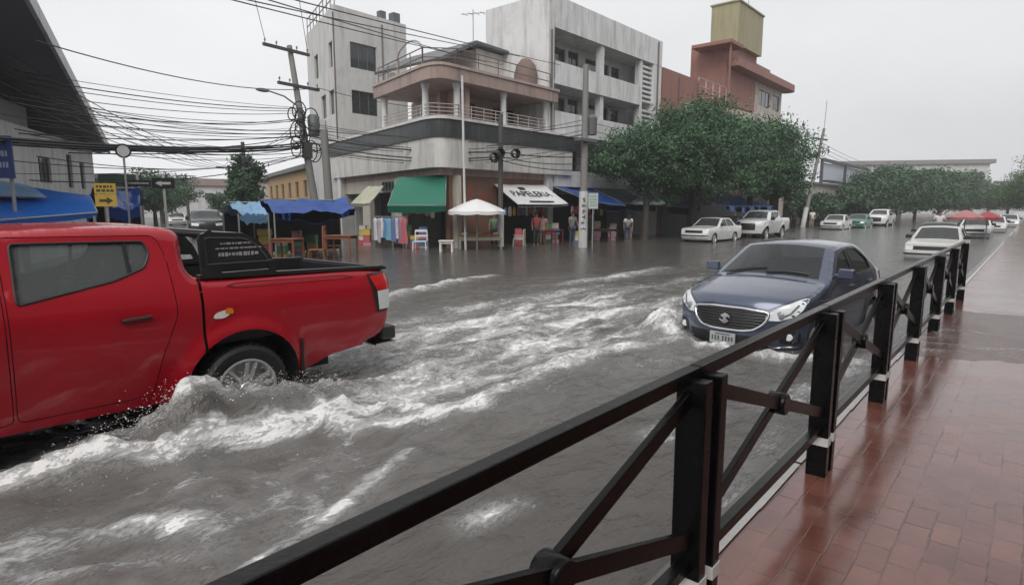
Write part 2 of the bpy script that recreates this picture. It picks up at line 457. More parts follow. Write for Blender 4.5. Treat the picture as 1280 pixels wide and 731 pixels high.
    Z = np.where(X > -1.3, np.minimum(Z, -0.03), Z)
    ny, nx = X.shape
    me = bpy.data.meshes.new('flood_water')
    co = np.stack([X, Y, Z], -1).reshape(-1, 3)
    idx = np.arange(ny * nx).reshape(ny, nx)
    q = np.stack([idx[:-1, :-1], idx[:-1, 1:], idx[1:, 1:], idx[1:, :-1]], -1).reshape(-1, 4)
    me.from_pydata(co.tolist(), [], q.tolist()); me.update()
    a = me.attributes.new('foam', 'FLOAT', 'POINT'); a.data.foreach_set('value', np.clip(F, 0, 0.98).reshape(-1).astype(np.float32))
    for p in me.polygons: p.use_smooth = True
    wm = water_material(); me.materials.append(wm)
    o = bpy.data.objects.new('flood_water', me); COL.objects.link(o); tag(o, 'muddy flood water with white foam covering the street', kind='structure')
    # shallow overflow running across the pavement
    xs = axis([(-1.08, 3.5, 0.035, 0.16)]); ys = axis([(7.0, 12.5, 0.04, 0.05)])
    X, Y = np.meshgrid(xs, ys); wx = X + 0.3 * fbm(X, Y, 3, 13); wy = Y + 0.3 * fbm(X, Y, 3, 19)
    edge = np.minimum(wy - 7.9 - 0.35 * np.clip(X + 1, 0, 2) , 11.8 - wy) + 0.35 * fbm(X * 1.5, Y * 1.2, 4, 4)
    Z = 0.004 + np.clip(edge, -0.2, 0.25) * 0.07 + 0.006 * fbm(X * 5, Y * 4, 3, 6)
    F = np.zeros_like(X)
    for pts, wd, st in (([(-1.05, 8.6), (-0.7, 8.75), (-0.2, 8.8), (0.6, 9.1), (2, 9.5)], 0.09, 0.85), ([(-1.05, 9.0), (-0.6, 9.6), (0.0, 10.0), (1.2, 10.6)], 0.08, 0.75), ([(-1.05, 8.1), (-0.8, 8.3), (-0.4, 8.35)], 0.10, 0.8)):
        d, t = poly_dist(wx, wy, pts); g = np.exp(-(d / (wd * (0.6 + vnoise(wx * 3, wy * 3, 5)))) ** 2)
        F = np.maximum(F, st * g * (0.6 + 0.6 * vnoise(wx * 4, wy * 4, 9))); Z = Z + 0.018 * g
    ny, nx = X.shape; idx = np.arange(ny * nx).reshape(ny, nx); keep = (Z > -0.001)
    kq = keep[:-1, :-1] & keep[1:, 1:]
    q = np.stack([idx[:-1, :-1], idx[:-1, 1:], idx[1:, 1:], idx[1:, :-1]], -1)[kq]
    me = bpy.data.meshes.new('pavement_water')
    me.from_pydata(np.stack([X, Y, Z], -1).reshape(-1, 3).tolist(), [], q.tolist()); me.update()
    a = me.attributes.new('foam', 'FLOAT', 'POINT'); a.data.foreach_set('value', np.clip(F, 0, 1.4).reshape(-1).astype(np.float32))
    bm = bmesh.new(); bm.from_mesh(me); bmesh.ops.delete(bm, geom=[v for v in bm.verts if not v.link_faces], context='VERTS'); bm.to_mesh(me); bm.free()
    for p in me.polygons: p.use_smooth = True
    m2 = wm.copy(); m2.name = 'pavement_water'
    for nd in m2.node_tree.nodes:
        if nd.type == 'MIX' and nd.data_type == 'RGBA' and abs(nd.inputs[6].default_value[0] - 0.057) < 1e-4:
            nd.inputs[6].default_value = (0.13, 0.075, 0.058, 1); nd.inputs[7].default_value = (0.17, 0.10, 0.08, 1)
    m2.node_tree.nodes['Principled BSDF'].inputs['Alpha'].default_value = .36
    me.materials.append(m2)
    o = bpy.data.objects.new('pavement_water', me); COL.objects.link(o); tag(o, 'brown overflow running across the brick pavement', kind='structure')

build_water()

# spray: loose drops over the breaking crests
def build_spray():
    mb = MB(); oc = [(1, 0, 0), (-1, 0, 0), (0, 1, 0), (0, -1, 0), (0, 0, 1), (0, 0, -1)]
    fc = [(0, 2, 4), (2, 1, 4), (1, 3, 4), (3, 0, 4), (2, 0, 5), (1, 2, 5), (3, 1, 5), (0, 3, 5)]
    def drops(n, cx, cy, cz, sx, sy, sz, r0, r1):
        for _ in range(n):
            r = r0 + (r1 - r0) * rnd.random() ** 3
            p = (rnd.gauss(cx, sx), rnd.gauss(cy, sy), cz + abs(rnd.gauss(0, sz)))
            mb.add([(p[0] + a * r, p[1] + b * r * 1.3, p[2] + c * r) for a, b, c in oc], fc)
    for y, z, s in ((1.2, 0.0, 0.10), (1.5, 0.14, 0.08), (1.75, 0.2, 0.06), (2.1, 0.16, 0.05), (2.5, 0.06, 0.06), (2.9, 0.02, 0.08)):
        drops(55, -4.72, y, z, 0.10, 0.16, s, 0.002, 0.007)
    for y, z, s in ((1.1, .0, .05), (1.4, .08, .07), (1.7, .22, .07), (1.95, .24, .06), (2.2, .2, .05), (2.5, .12, .05), (2.9, .04, .05)): drops(320, -4.73, y, z, 0.05, 0.13, s, 0.0012, 0.0045)
    drops(500, -4.4, 2.2, -0.10, 0.07, 0.7, 0.03, 0.0012, 0.0045)
    drops(110, -4.45, 2.9, -0.12, 0.10, 0.35, 0.05, 0.002, 0.007)
    drops(130, -5.6, 4.3, -0.12, 0.6, 0.4, 0.12, 0.003, 0.009)
    drops(120, -4.05, 8.3, -0.05, 0.16, 0.35, 0.09, 0.003, 0.010)
    drops(90, -3.0, 7.5, -0.15, 0.6, 0.12, 0.05, 0.003, 0.008)
    drops(80, -4.0, 3.6, -0.14, 0.3, 0.8, 0.04, 0.002, 0.007)
    drops(90, -5.2, 6.0, -0.14, 0.4, 1.2, 0.04, 0.003, 0.008)
    o = mb.build('water_spray', mat('spray', (0.70, 0.69, 0.67), 0.25, 0.05), fixn=False); tag(o, 'white spray drops thrown up by the passing vehicles', kind='stuff')
build_spray()

def brick_material():
    m = bpy.data.materials.new('brick_pavers'); m.use_nodes = True
    nt = m.node_tree; n = nt.nodes; L = nt.links; b = n['Principled BSDF']
    tc = n.new('ShaderNodeTexCoord')
    wob = n.new('ShaderNodeTexNoise'); wob.inputs['Scale'].default_value = 3.0; L.new(tc.outputs['Object'], wob.inputs['Vector'])
    wa = n.new('ShaderNodeMix'); wa.data_type = 'VECTOR'; wa.inputs[0].default_value = 0.03
    L.new(tc.outputs['Object'], wa.inputs[4]); L.new(wob.outputs['Color'], wa.inputs[5])
    mp = n.new('ShaderNodeMapping'); mp.inputs['Rotation'].default_value = (0, 0, R(90)); L.new(wa.outputs[1], mp.inputs['Vector'])
    bk = n.new('ShaderNodeTexBrick'); bk.inputs['Scale'].default_value = 1.0; bk.inputs['Brick Width'].default_value = 0.235; bk.inputs['Row Height'].default_value = 0.118
    bk.inputs['Mortar Size'].default_value = 0.007; bk.inputs['Mortar Smooth'].default_value = 0.7; bk.inputs['Bias'].default_value = -0.1
    bk.inputs['Color1'].default_value = (0.170, 0.066, 0.048, 1); bk.inputs['Color2'].default_value = (0.225, 0.092, 0.070, 1); bk.inputs['Mortar'].default_value = (0.195, 0.080, 0.060, 1)
    L.new(mp.outputs[0], bk.inputs['Vector'])
    n1 = n.new('ShaderNodeTexNoise'); n1.inputs['Scale'].default_value = 1.3; n1.inputs['Detail'].default_value = 8; n1.inputs['Roughness'].default_value = 0.7; L.new(tc.outputs['Object'], n1.inputs['Vector'])
    n2 = n.new('ShaderNodeTexNoise'); n2.inputs['Scale'].default_value = 60; n2.inputs['Detail'].default_value = 4; L.new(tc.outputs['Object'], n2.inputs['Vector'])
    rp = n.new('ShaderNodeMapRange'); rp.inputs[1].default_value = 0.35; rp.inputs[2].default_value = 0.65; L.new(n1.outputs['Fac'], rp.inputs[0])
    mx = n.new('ShaderNodeMix'); mx.data_type = 'RGBA'; mx.blend_type = 'MULTIPLY'; mx.inputs[0].default_value = 0.9
    cr = n.new('ShaderNodeMix'); cr.data_type = 'RGBA'; cr.inputs[6].default_value = (0.60, 0.54, 0.52, 1); cr.inputs[7].default_value = (1.12, 1.13, 1.14, 1); L.new(rp.outputs[0], cr.inputs[0])
    nm = n.new('ShaderNodeTexNoise'); nm.inputs['Scale'].default_value = 1.9; nm.inputs['Detail'].default_value = 5; nm.inputs['Roughness'].default_value = 0.75; L.new(tc.outputs['Object'], nm.inputs['Vector'])
    mk = n.new('ShaderNodeMapRange'); mk.inputs[1].default_value = 0.42; mk.inputs[2].default_value = 0.66; mk.inputs[3].default_value = 0.08; L.new(nm.outputs['Fac'], mk.inputs[0])
    jt = n.new('ShaderNodeMath'); jt.operation = 'MULTIPLY'; L.new(bk.outputs['Fac'], jt.inputs[0]); L.new(mk.outputs[0], jt.inputs[1])
    mj = n.new('ShaderNodeMix'); mj.data_type = 'RGBA'; mj.inputs[7].default_value = (0.075, 0.038, 0.032, 1); L.new(jt.outputs[0], mj.inputs[0]); L.new(bk.outputs['Color'], mj.inputs[6])
    L.new(mj.outputs[2], mx.inputs[6]); L.new(cr.outputs[2], mx.inputs[7]); L.new(mx.outputs[2], b.inputs['Base Color'])
    rg = n.new('ShaderNodeMapRange'); rg.inputs[1].default_value = 0.3; rg.inputs[2].default_value = 0.7; rg.inputs[3].default_value = 0.05; rg.inputs[4].default_value = 0.30
    L.new(n1.outputs['Fac'], rg.inputs[0]); L.new(rg.outputs[0], b.inputs['Roughness'])
    hg = n.new('ShaderNodeMath'); hg.operation = 'MULTIPLY_ADD'; hg.inputs[1].default_value = -1.0
    L.new(jt.outputs[0], hg.inputs[0]); hg2 = n.new('ShaderNodeMath'); hg2.operation = 'MULTIPLY'; hg2.inputs[1].default_value = 0.35; L.new(n2.outputs['Fac'], hg2.inputs[0]); L.new(hg2.outputs[0], hg.inputs[2])
    hg3 = n.new('ShaderNodeMath'); hg3.operation = 'MULTIPLY_ADD'; hg3.inputs[1].default_value = 0.8; L.new(n1.outputs['Fac'], hg3.inputs[0]); L.new(hg.outputs[0], hg3.inputs[2])
    bp = n.new('ShaderNodeBump'); bp.inputs['Strength'].default_value = 0.28; bp.inputs['Distance'].default_value = 0.008; L.new(hg3.outputs[0], bp.inputs['Height']); L.new(bp.outputs[0], b.inputs['Normal'])
    b.inputs['Coat Weight'].default_value = 0.35; b.inputs['Coat Roughness'].default_value = 0.12
    return m

o = MB().box2((-1.06, -8, -0.5), (9, 160, 0)).build('pavement', brick_material()); tag(o, 'wet red brick pavement', kind='structure')
kerb_m = mat('kerb_concrete', (0.13, 0.125, 0.12), 0.3, 0.3, 5, bump=0.4, stain=0.5)
mbk = MB(); yy = -8.0
while yy < 160:
    l = 1.2 if yy < 30 else 6.0
    mbk.box2((-1.16, yy, -0.5), (-1.06, yy + l - 0.008, 0.003 + rnd.uniform(-0.003, 0.003))); yy += l
o = mbk.build('kerb', kerb_m, bevel=0.012); tag(o, 'kerb along the pavement', kind='structure')
r9 = random.Random(77); mbk = MB(); yy = -2.0
while yy < 60:
    l = r9.uniform(.3, .9) * (1 if yy < 15 else 5); w0 = -.992 - r9.uniform(.0, .010); w1 = -1.045 - r9.uniform(0, .012)
    if r9.random() < .86: mbk.add([(w1 + r9.uniform(-.008, .008), yy, .0105), (w0, yy, .0105), (w0 + r9.uniform(-.006, .006), yy + l, .0105), (w1, yy + l, .0105)], [(0, 1, 2, 3)])
    yy += l + (r9.uniform(0, .03) if r9.random() < .4 else 0)
o = mbk.build('kerb_marking', mat('kerb_paint', (0.55, 0.54, 0.52), 0.4, 0.3, 25, stain=.3)); tag(o, 'worn white line painted along the kerb', kind='structure')
mbr = MB(); rows = []
for x, z in ((-16.5, -0.42), (-11, -0.33), (-6, -0.285), (-3, -0.37), (-1.22, -0.46)): rows.append([(x, y, z) for y in (-60, 0, 60, 330)])
mbr.grid(rows); o = mbr.build('road', mat('asphalt', (0.05, 0.05, 0.05), 0.6)); tag(o, 'asphalt road under the flood', kind='structure')
o = MB().box2((-600, -400, -1.2), (600, 900, -0.55)).build('ground', mat('ground', (0.12, 0.11, 0.10), 0.8)); tag(o, 'ground', kind='structure')

# ================================================================== FENCE
black_paint = mat('black_paint', (0.0045, 0.0045, 0.005), 0.22, 0.3, 12, bump=0.12, bscale=60, spec=0.17, stain=.35, stain_col=(.022, .019, .017))
band_white = mat('band_white', (0.74, 0.74, 0.72), 0.4, 0.12, 20)
SP = 1.87; FX = -0.89
def fence_panel(k, label):
    y0 = 0.26 + SP * k; y1 = y0 + SP
    t = thing('fence_panel', label, 'fence panel', (FX, y0, 0), group='black fence panels along the pavement edge')
    pa, pb = y0 + 0.065, y1 - 0.065
    for yp in (pa, pb):
        jx, jy = rnd.uniform(-.007, .007), rnd.uniform(-.006, .006)
        p = MB().bar((FX, yp, -.01), (FX + jx, yp + jy, 1.02), 0.115, 0.066, up=(0, 1, 0)).build('post', black_paint, t, bevel=0.005)
        b = MB()
        for sx in (-1, 1): b.box((FX + sx * 0.0595, yp, 0.225), (0.004, 0.070, 0.052))
        for sy in (-1, 1): b.box((FX, yp + sy * 0.035, 0.225), (0.115, 0.004, 0.052))
        b.build('reflective_band', band_white, p)
    MB().bar((FX - 0.035, y0 + 0.005, 1.03), (FX - 0.035, y1 - 0.005, 1.03), 0.052, 0.052).build('handrail', black_paint, t, bevel=0.006)
    MB().bar((FX, pa + 0.031, 0.30), (FX, pb - 0.031, 0.30), 0.045, 0.05).build('lower_rail', black_paint, t, bevel=0.004)
    MB().bar((FX + 0.014, pa + 0.03, 0.95), (FX + 0.014, pb - 0.03, 0.41), 0.026, 0.062).build('brace', black_paint, t, bevel=0.003)
    MB().bar((FX - 0.016, pa + 0.03, 0.41), (FX - 0.016, pb - 0.03, 0.95), 0.026, 0.062).build('brace', black_paint, t, bevel=0.003)
    MB().lathe([(0.0, -0.045), (0.05, -0.045), (0.055, -0.038), (0.055, 0.038), (0.05, 0.045), (0.0, 0.045)], (FX, (pa + pb) / 2, 0.68), 18, 'X').build('boss', black_paint, t, smooth=40)
    return t
for k, lab in enumerate(('black steel fence panel with X brace nearest the camera, cut off by the photo edge',
                         'black X braced fence panel between the first and second pair of posts',
                         'black X braced fence panel in front of the saloon door',
                         'black X braced fence panel just past the saloon tail',
                         'black X braced fence panel with overflow water at its foot',
                         'black X braced fence panel second from the far end of the fence',
                         'farthest black fence panel, in front of the old white saloon')):
    fence_panel(k, lab)

# ================================================================== VEHICLES
def arc(cx, cz, r, a0, a1, n=14):
    return [(cx + r * math.cos(R(a0 + (a1 - a0) * i / n)), cz + r * math.sin(R(a0 + (a1 - a0) * i / n))) for i in range(n + 1)]

def smooth_path(path, step):
    """Catmull-Rom through (y,z,plan,crown,seg)"""
    out = []; n = len(path)
    for i in range(n - 1):
        p0 = path[max(i - 1, 0)]; p1 = path[i]; p2 = path[i + 1]; p3 = path[min(i + 2, n - 1)]
        k = max(1, int(round(math.hypot(p2[0] - p1[0], p2[1] - p1[1]) / step)))
        for j in range(k):
            t = j / k; v = []
            for c in range(4):
                a, b, cc, d = p0[c], p1[c], p2[c], p3[c]
                m1 = (cc - a) * 0.35; m2 = (d - b) * 0.35
                v.append((2 * t**3 - 3 * t**2 + 1) * b + (t**3 - 2 * t**2 + t) * m1 + (-2 * t**3 + 3 * t**2) * cc + (t**3 - t**2) * m2)
            out.append((*v, p1[4]))
    out.append(path[-1]); return out

class Car:
    def __init__(s, root, path, bottom, W, er, step, M):
        s.root = root; s.M = M; s.W = W; s.er = er; s.step = step
        s.path = smooth_path(path, step); s.bottom = bottom; s.parts = {}
        s.outl = [(p[0], p[1]) for p in s.path]
    def edge(s, y, z):
        d = 1e9
        for a, b in zip(s.outl, s.outl[1:]):
            dx, dy = b[0] - a[0], b[1] - a[1]; l2 = dx * dx + dy * dy
            if l2 < 1e-12: continue
            t = max(0, min(1, ((y - a[0]) * dx + (z - a[1]) * dy) / l2)); d = min(d, math.hypot(y - a[0] - t * dx, z - a[1] - t * dy))
            if d < 1e-6: break
        r = s.er
        return 0.0 if d >= r else r - math.sqrt(max(0, r * r - (r - d) ** 2))
    def mb(s, name):
        if name not in s.parts: s.parts[name] = MB()
        return s.parts[name]
    def skins(s, regions, sides=(1, -1)):
        """regions: (name, polygon, inset) - first match wins"""
        v, tris = tri_region(s.outl + s.bottom, [r[1] for r in regions], s.step)
        xs = [s.W(p.x, p.y) - s.edge(p.x, p.y) for p in v]
        groups = {}
        for t, c in tris:
            for k, (nm, pl, ins) in enumerate(regions):
                if inpoly(c, pl): groups.setdefault(k, []).append(t); break
            else: groups.setdefault(-1, []).append(t)
        for k, tl in groups.items():
            nm, ins = ('body', 0.0) if k < 0 else (regions[k][0], regions[k][2])
            for sd in sides:
                used = {}; vs = []; fs = []
                for t in tl:
                    f = []
                    for i in t:
                        if i not in used: used[i] = len(vs); vs.append((sd * (xs[i] - ins), v[i].x, v[i].y))
                        f.append(used[i])
                    fs.append(tuple(f) if sd > 0 else tuple(f[::-1]))
                key = nm if nm == 'body' else (nm, k, sd)
                s.mb(key).add(vs, fs, s.M)
        return s
    def pt(s, i, t):
        y, z, pl, cr = s.path[i][:4]; w = s.W(y, z) - s.er
        return (t * w, y - pl * (1 - abs(t) ** 2.2), z + cr * (1 - t * t))
    def strips(s, glass=(), skip=(), gl_t=0.93):
        tc = [-1, -gl_t, -0.84, -0.68, -0.5, -0.3, -0.1, 0.1, 0.3, 0.5, 0.68, 0.84, gl_t, 1]
        i = 0; n = len(s.path)
        while i < n - 1:
            seg = s.path[i][4]; j = i
            while j < n - 1 and s.path[j][4] == seg: j += 1
            if seg not in skip:
                rows = [[s.pt(k, t) for t in tc] for k in range(i, j + 1)]
                if seg in glass:
                    s.mb('body').grid([r[:2] for r in rows], s.M); s.mb('body').grid([r[-2:] for r in rows], s.M)
                    s.mb((seg, 0, 0)).grid([r[1:-1] for r in rows], s.M)
                else: s.mb('body').grid(rows, s.M)
            i = j
        return s
    def finish(s, mats, smooth=45, labels={}):
        objs = {}
        for key, mb in s.parts.items():
            nm = key if isinstance(key, str) else key[0]
            o = mb.build(nm, mats[nm], s.root, fixn=False)
            bm = bmesh.new(); bm.from_mesh(o.data); bmesh.ops.remove_doubles(bm, verts=bm.verts, dist=0.0008); bmesh.ops.recalc_face_normals(bm, faces=bm.faces); bm.to_mesh(o.data); bm.free()
            for p in o.data.polygons: p.use_smooth = True
            o.data.set_sharp_from_angle(angle=R(smooth))
            objs.setdefault(nm, []).append(o)
        s.objs = objs
        dg = bpy.context.evaluated_depsgraph_get()
        b = MB()
        for k, mb in s.parts.items():
            n0 = len(b.v); b.v += mb.v; b.f += [tuple(i + n0 for i in f) for f in mb.f]
        inv = s.M.inverted(); b.v = [tuple(inv @ Vector(p)) for p in b.v]
        s.bvh = BVHTree.FromPolygons(b.v, b.f)
        return objs
    def wline(s, mb, pts, r, sign=1, off=0.0, step=.05, n=6, close=True):
        P = seglen(pts, step); P = P + [P[0]] if close else P
        mb.tube([(sign * (s.W(a, b) - s.edge(a, b) + off), a, b) for a, b in P], r, n, s.M); return mb
    def decal(s, mb, poly, axis='y', off=0.004, step=0.04, sign=1, thick=0.0):
        """polygon wrapped on the body. axis 'y': poly in (x,z) seen from the front; 'x': poly in (y,z) from side sign; 'yr' from rear"""
        v, tris = tri_region(poly, [], step); vs = []
        for p in v:
            if axis == 'y': o, d = Vector((p.x, -3, p.y)), Vector((0, 1, 0))
            elif axis == 'yr': o, d = Vector((p.x, 12, p.y)), Vector((0, -1, 0))
            elif axis == 'z': o, d = Vector((p.x, p.y, 4)), Vector((0, 0, -1))
            else: o, d = Vector((sign * 3, p.x, p.y)), Vector((-sign, 0, 0))
            h = s.bvh.ray_cast(o, d)
            vs.append(h[0] - d * off if h[0] is not None else None)
        good = [t for t, c in tris if all(vs[i] is not None for i in t)]
        vs = [q if q is not None else Vector((0, 0, 0)) for q in vs]
        mb.add(vs, good, s.M); return mb
    def line(s, mb, pts, r, axis='x', off=0.0, sign=1, step=0.05, n=6, close=False):
        out = []; P = pts + [pts[0]] if close else pts
        for a, b in zip(P, P[1:]):
            k = max(1, int(math.hypot(b[0] - a[0], b[1] - a[1]) / step))
            for j in range(k): out.append((a[0] + (b[0] - a[0]) * j / k, a[1] + (b[1] - a[1]) * j / k))
        out.append(P[-1]); res = []
        for q in out:
            if axis == 'y': o, d = Vector((q[0], -3, q[1])), Vector((0, 1, 0))
            elif axis == 'z': o, d = Vector((q[0], q[1], 4)), Vector((0, 0, -1))
            elif axis == 'yr': o, d = Vector((q[0], 12, q[1])), Vector((0, -1, 0))
            else: o, d = Vector((sign * 3, q[0], q[1])), Vector((-sign, 0, 0))
            h = s.bvh.ray_cast(o, d)
            if h[0] is not None: res.append(h[0] - d * off)
        if len(res) > 1: mb.tube(res, r, n, s.M)
        return mb

tyre_m = mat('tyre_rubber', (0.018, 0.018, 0.018), 0.45, 0.3, 20, bump=0.3, bscale=50)
dark_in = mat('dark_interior', (0.012, 0.012, 0.013), 0.7)
rim_m = mat('alloy', (0.58, 0.58, 0.59), 0.32, 0.12, 10, metal=0.6)
chrome = mat('chrome', (0.72, 0.72, 0.73), 0.12, 0.05, 10, metal=1.0)
rubber = mat('rubber_trim', (0.015, 0.015, 0.016), 0.4)
lamp_clear = mat('lamp_clear', (0.80, 0.82, 0.84), 0.08, 0.2, 14, coat=1.0)
lamp_red = mat('lamp_red', (0.62, 0.012, 0.016), 0.10, 0.2, 14, coat=1.0)
flap_amber = mat('flap_amber', (0.75, 0.22, 0.02), 0.12, 0.2, 14, coat=1.0)
black_plastic = mat('black_plastic', (0.018, 0.018, 0.02), 0.38, 0.2, 20)
plate_m = mat('number_plate', (0.42, 0.43, 0.44), 0.4)

def wheel(root, M, x, y, z, r, w, side, spokes=6, n=36, nt=True, rr=0.62):
    """wheel with its axle along x at (x = outer face, y, z)"""
    s = side; tb = MB()
    tb.lathe([(r * rr, -0.02 * s), (r * 0.90, 0.0), (r * 0.985, -0.02 * s), (r, -0.045 * s), (r, -(w - 0.045) * s), (r * 0.97, -(w - 0.01) * s), (r * rr, -w * s)], (x, y, z), n, 'X', M, cap=False)
    if nt:
        for k in range(n):
            a = 2 * math.pi * k / n
            p0 = Vector((x - 0.035 * s, y + math.cos(a) * r, z + math.sin(a) * r)); p1 = Vector((x - (w - 0.035) * s, y + math.cos(a + 0.06) * r, z + math.sin(a + 0.06) * r))
            tb.bar(p0, p1, 0.028, 0.014, up=(0, math.cos(a), math.sin(a)), M=M)
    wh = tb.build('wheel', tyre_m, root, smooth=35)
    rb = MB(); ri = r * rr
    rb.lathe([(ri * 1.02, -0.005 * s), (ri * 0.95, 0.0), (ri * 0.88, -0.03 * s), (ri * 0.84, -0.09 * s), (ri * 0.8, -0.12 * s), (0.001, -0.12 * s)], (x, y, z), n, 'X', M, cap=False)
    rb.lathe([(0.0, -0.01 * s), (ri * 0.20, -0.012 * s), (ri * 0.26, -0.03 * s), (ri * 0.30, -0.11 * s)], (x, y, z), 18, 'X', M, cap=False)
    for k in range(spokes):
        a = 2 * math.pi * k / spokes + 0.3
        d = Vector((0, math.cos(a), math.sin(a))); tn = Vector((0, -math.sin(a), math.cos(a)))
        for e in (-1, 1):
            p0 = Vector((x - 0.035 * s, y, z)) + d * ri * 0.22 + tn * e * ri * 0.07; p1 = Vector((x - 0.022 * s, y, z)) + d * ri * 0.90 + tn * e * ri * 0.15
            rb.bar(p0, p1, ri * 0.11, 0.03, up=(1, 0, 0), M=M)
    rb.build('rim', rim_m, wh, smooth=35)
    return wh

def well(mb, M, x0, x1, cy, cz, r):
    """dark inner wheel arch: half cylinder from x0 to x1 plus inner wall"""
    pts = arc(cy, cz, r, -25, 205, 16)
    mb.grid([[(x0, a, b) for a, b in pts], [(x1, a, b) for a, b in pts]], M)
    k = len(mb.v); mb.add([(x1, a, b) for a, b in pts], [tuple(range(len(pts)))], M)

# ---------------------------------------------------------------- pickup
def pickup(root, M, paint, step, detail, body_lab=None, see=0.45):
    path = [(0.28, .42, .28, 0, 'front'), (0.22, .62, .26, 0, 'front'), (0.22, .92, .24, 0, 'front'), (0.30, 1.12, .22, .02, 'hood'), (0.55, 1.20, .10, .05, 'hood'), (1.15, 1.26, .04, .06, 'windshield'),
            (1.80, 1.68, .06, .04, 'roof'), (2.15, 1.765, .04, .035, 'roof'), (2.75, 1.785, 0, .03, 'roof'), (3.16, 1.775, 0, .025, 'roof'), (3.285, 1.755, 0, .02, 'roof'), (3.34, 1.70, 0, .015, 'cab_back'), (3.392, 1.372, 0, 0, 'bed'), (4.2, 1.345, 0, 0, 'bed'), (5.14, 1.315, 0, 0, 'bed'),
            (5.27, 1.295, -.03, 0, 'rear'), (5.32, 1.20, -.05, 0, 'rear'), (5.33, .98, -.05, 0, 'rear'), (5.31, .76, -.05, 0, 'rear'), (5.23, .62, -.05, 0, 'rear'), (5.0, .55, 0, 0, 'rear')]
    RA = (3.74, .40, .50); FA = (.76, .40, .48)
    bottom = [(4.60, .51)] + arc(*RA, -2, 182, 22) + [(2.6, .40), (1.5, .40)] + arc(*FA, -2, 182, 18)
    def W(y, z):
        zc = 1.12 - 0.02 * (y - 3)
        if z < zc: w = .893 - .10 * min(1.2, (zc - z) / .7) ** 1.6
        elif z < 1.36: w = .893 - .055 * ((z - zc) / .24) ** 1.7
        else: w = .838 - (z - 1.36) * .36
        for (cy, cz, r) in (RA, FA):
            d = math.hypot(y - cy, z - cz) - r
            if z < 1.1: w += .045 * math.exp(-(max(d, 0) / .075) ** 2)
        if y < .7: w -= .09 * ((.7 - y) / .5) ** 2
        if y > 4.9: w -= .035 * ((y - 4.9) / .35) ** 2
        return w
    c = Car(root, path, bottom, W, 0.055, step, M)
    rw = rounded([(2.24, 1.285), (2.255, 1.685), (3.06, 1.672), (3.085, 1.575), (3.03, 1.475), (2.82, 1.395)], .03)
    fw = rounded([(1.42, 1.30), (1.86, 1.64), (2.14, 1.672), (2.12, 1.285)], .04)
    rd = rounded([(2.18, .47), (2.18, 1.735), (3.15, 1.718), (3.20, 1.55), (3.22, 1.10), (3.10, .78), (3.02, .47)], .06)
    fd = rounded([(1.30, .47), (1.32, 1.24), (1.84, 1.70), (2.165, 1.733), (2.165, .47)], .05)
    reg = [('window', rw, .012), ('window', fw, .012), ('door', shrink(rd, .006), 0), ('door', shrink(fd, .006), 0), ('door_gap', rd, .012), ('door_gap', fd, .012),
           ('bed_gap', [(3.395, .50), (3.395, 1.36), (3.418, 1.36), (3.418, .50)], .03)]
    c.skins(reg); c.strips(glass=('windshield', 'cab_back'), skip=('bed',), gl_t=0.86)
    g = glass_mat('pickup_glass' + str(see), (0.20, 0.225, 0.225) if see > .3 else (.05, .055, .06), see)  # detailed pickup: pale tint stands in for light reflected in the windows
    ms = dict(body=paint, door=paint, window=g, windshield=g, cab_back=g, door_gap=rubber, bed_gap=rubber)
    ob = c.finish(ms)
    # hang windows on their doors, and door gaps on the body
    for i, w in enumerate(ob['window']):
        w.parent = ob['door'][i]
    body = ob['body'][0]
    if detail:
        for sx in (1, -1):
            q_ = MB(); q_.tube([(sx * (W(2.93, z_) - .012), 2.93, z_) for z_ in (1.435, 1.55, 1.675)], .014, 6, M); q_.build('window_divider', rubber, root)
    # bed: liner, rails, rail caps
    b = MB(); zt = 1.352
    b.box2((-.76, 3.43, .78), (.76, 5.24, .80), M)
    for sx in (-1, 1):
        b.box2((sx * .74, 3.43, .80), (sx * .76, 5.24, zt - .03), M)
        b.bar((sx * .795, 3.42, 1.372), (sx * .795, 5.25, 1.318), .085, .03, M=M)
    b.box2((-.74, 3.40, .80), (.74, 3.43, 1.35), M); b.box2((-.74, 5.20, .80), (.74, 5.24, 1.30), M)
    b.bar((-.80, 5.27, 1.305), (.80, 5.27, 1.305), .07, .025, M=M)
    b.build('bed_liner', black_plastic, root)
    wl = MB()
    for sx in (-1, 1):
        well(wl, M, sx * .86, sx * .52, *RA); well(wl, M, sx * .84, sx * .50, *FA)
    wl.box2((-.60, .6, .36), (.60, 4.7, .52), M)
    wl.box2((-.70, 1.25, .50), (.70, 3.3, .56), M)
    wl.build('underbody', dark_in, root)
    for sx in (-1, 1):
        wheel(root, M, sx * .880, 3.735, .370, .385, .25, sx, 6, 40 if detail else 20, detail, .68)
        wheel(root, M, sx * .880, .76, .370, .385, .25, sx, 6, 40 if detail else 20, detail, .68)
    # bumper
    b = MB(); b.box2((-.80, 5.24, .53), (.80, 5.42, .68), M); b.build('rear_bumper', chrome if not detail else mat('bumper_dark', (0.03, 0.03, 0.03), .35), root, bevel=.03)
    if detail:
        b = MB(); b.box2((-.84, 5.12, .505), (.84, 5.38, .525), M); b.build('bumper_step', chrome, root, bevel=.004)
    # seats and dashboard seen through the glass
    b = MB()
    for sx in (-.38, .38):
        for yy in (2.0, 2.85):
            b.box((sx, yy - .25, .92), (.5, .5, .16), M); b.box((sx, yy, 1.10), (.48, .14, .46), M); b.box((sx, yy + .02, 1.40), (.24, .09, .12), M)
    b.box2((-.74, 1.15, .9), (.74, 1.5, 1.2), M)
    b.build('seats', mat('seat_cloth', (0.05, 0.05, 0.052), .8), root, bevel=.04)
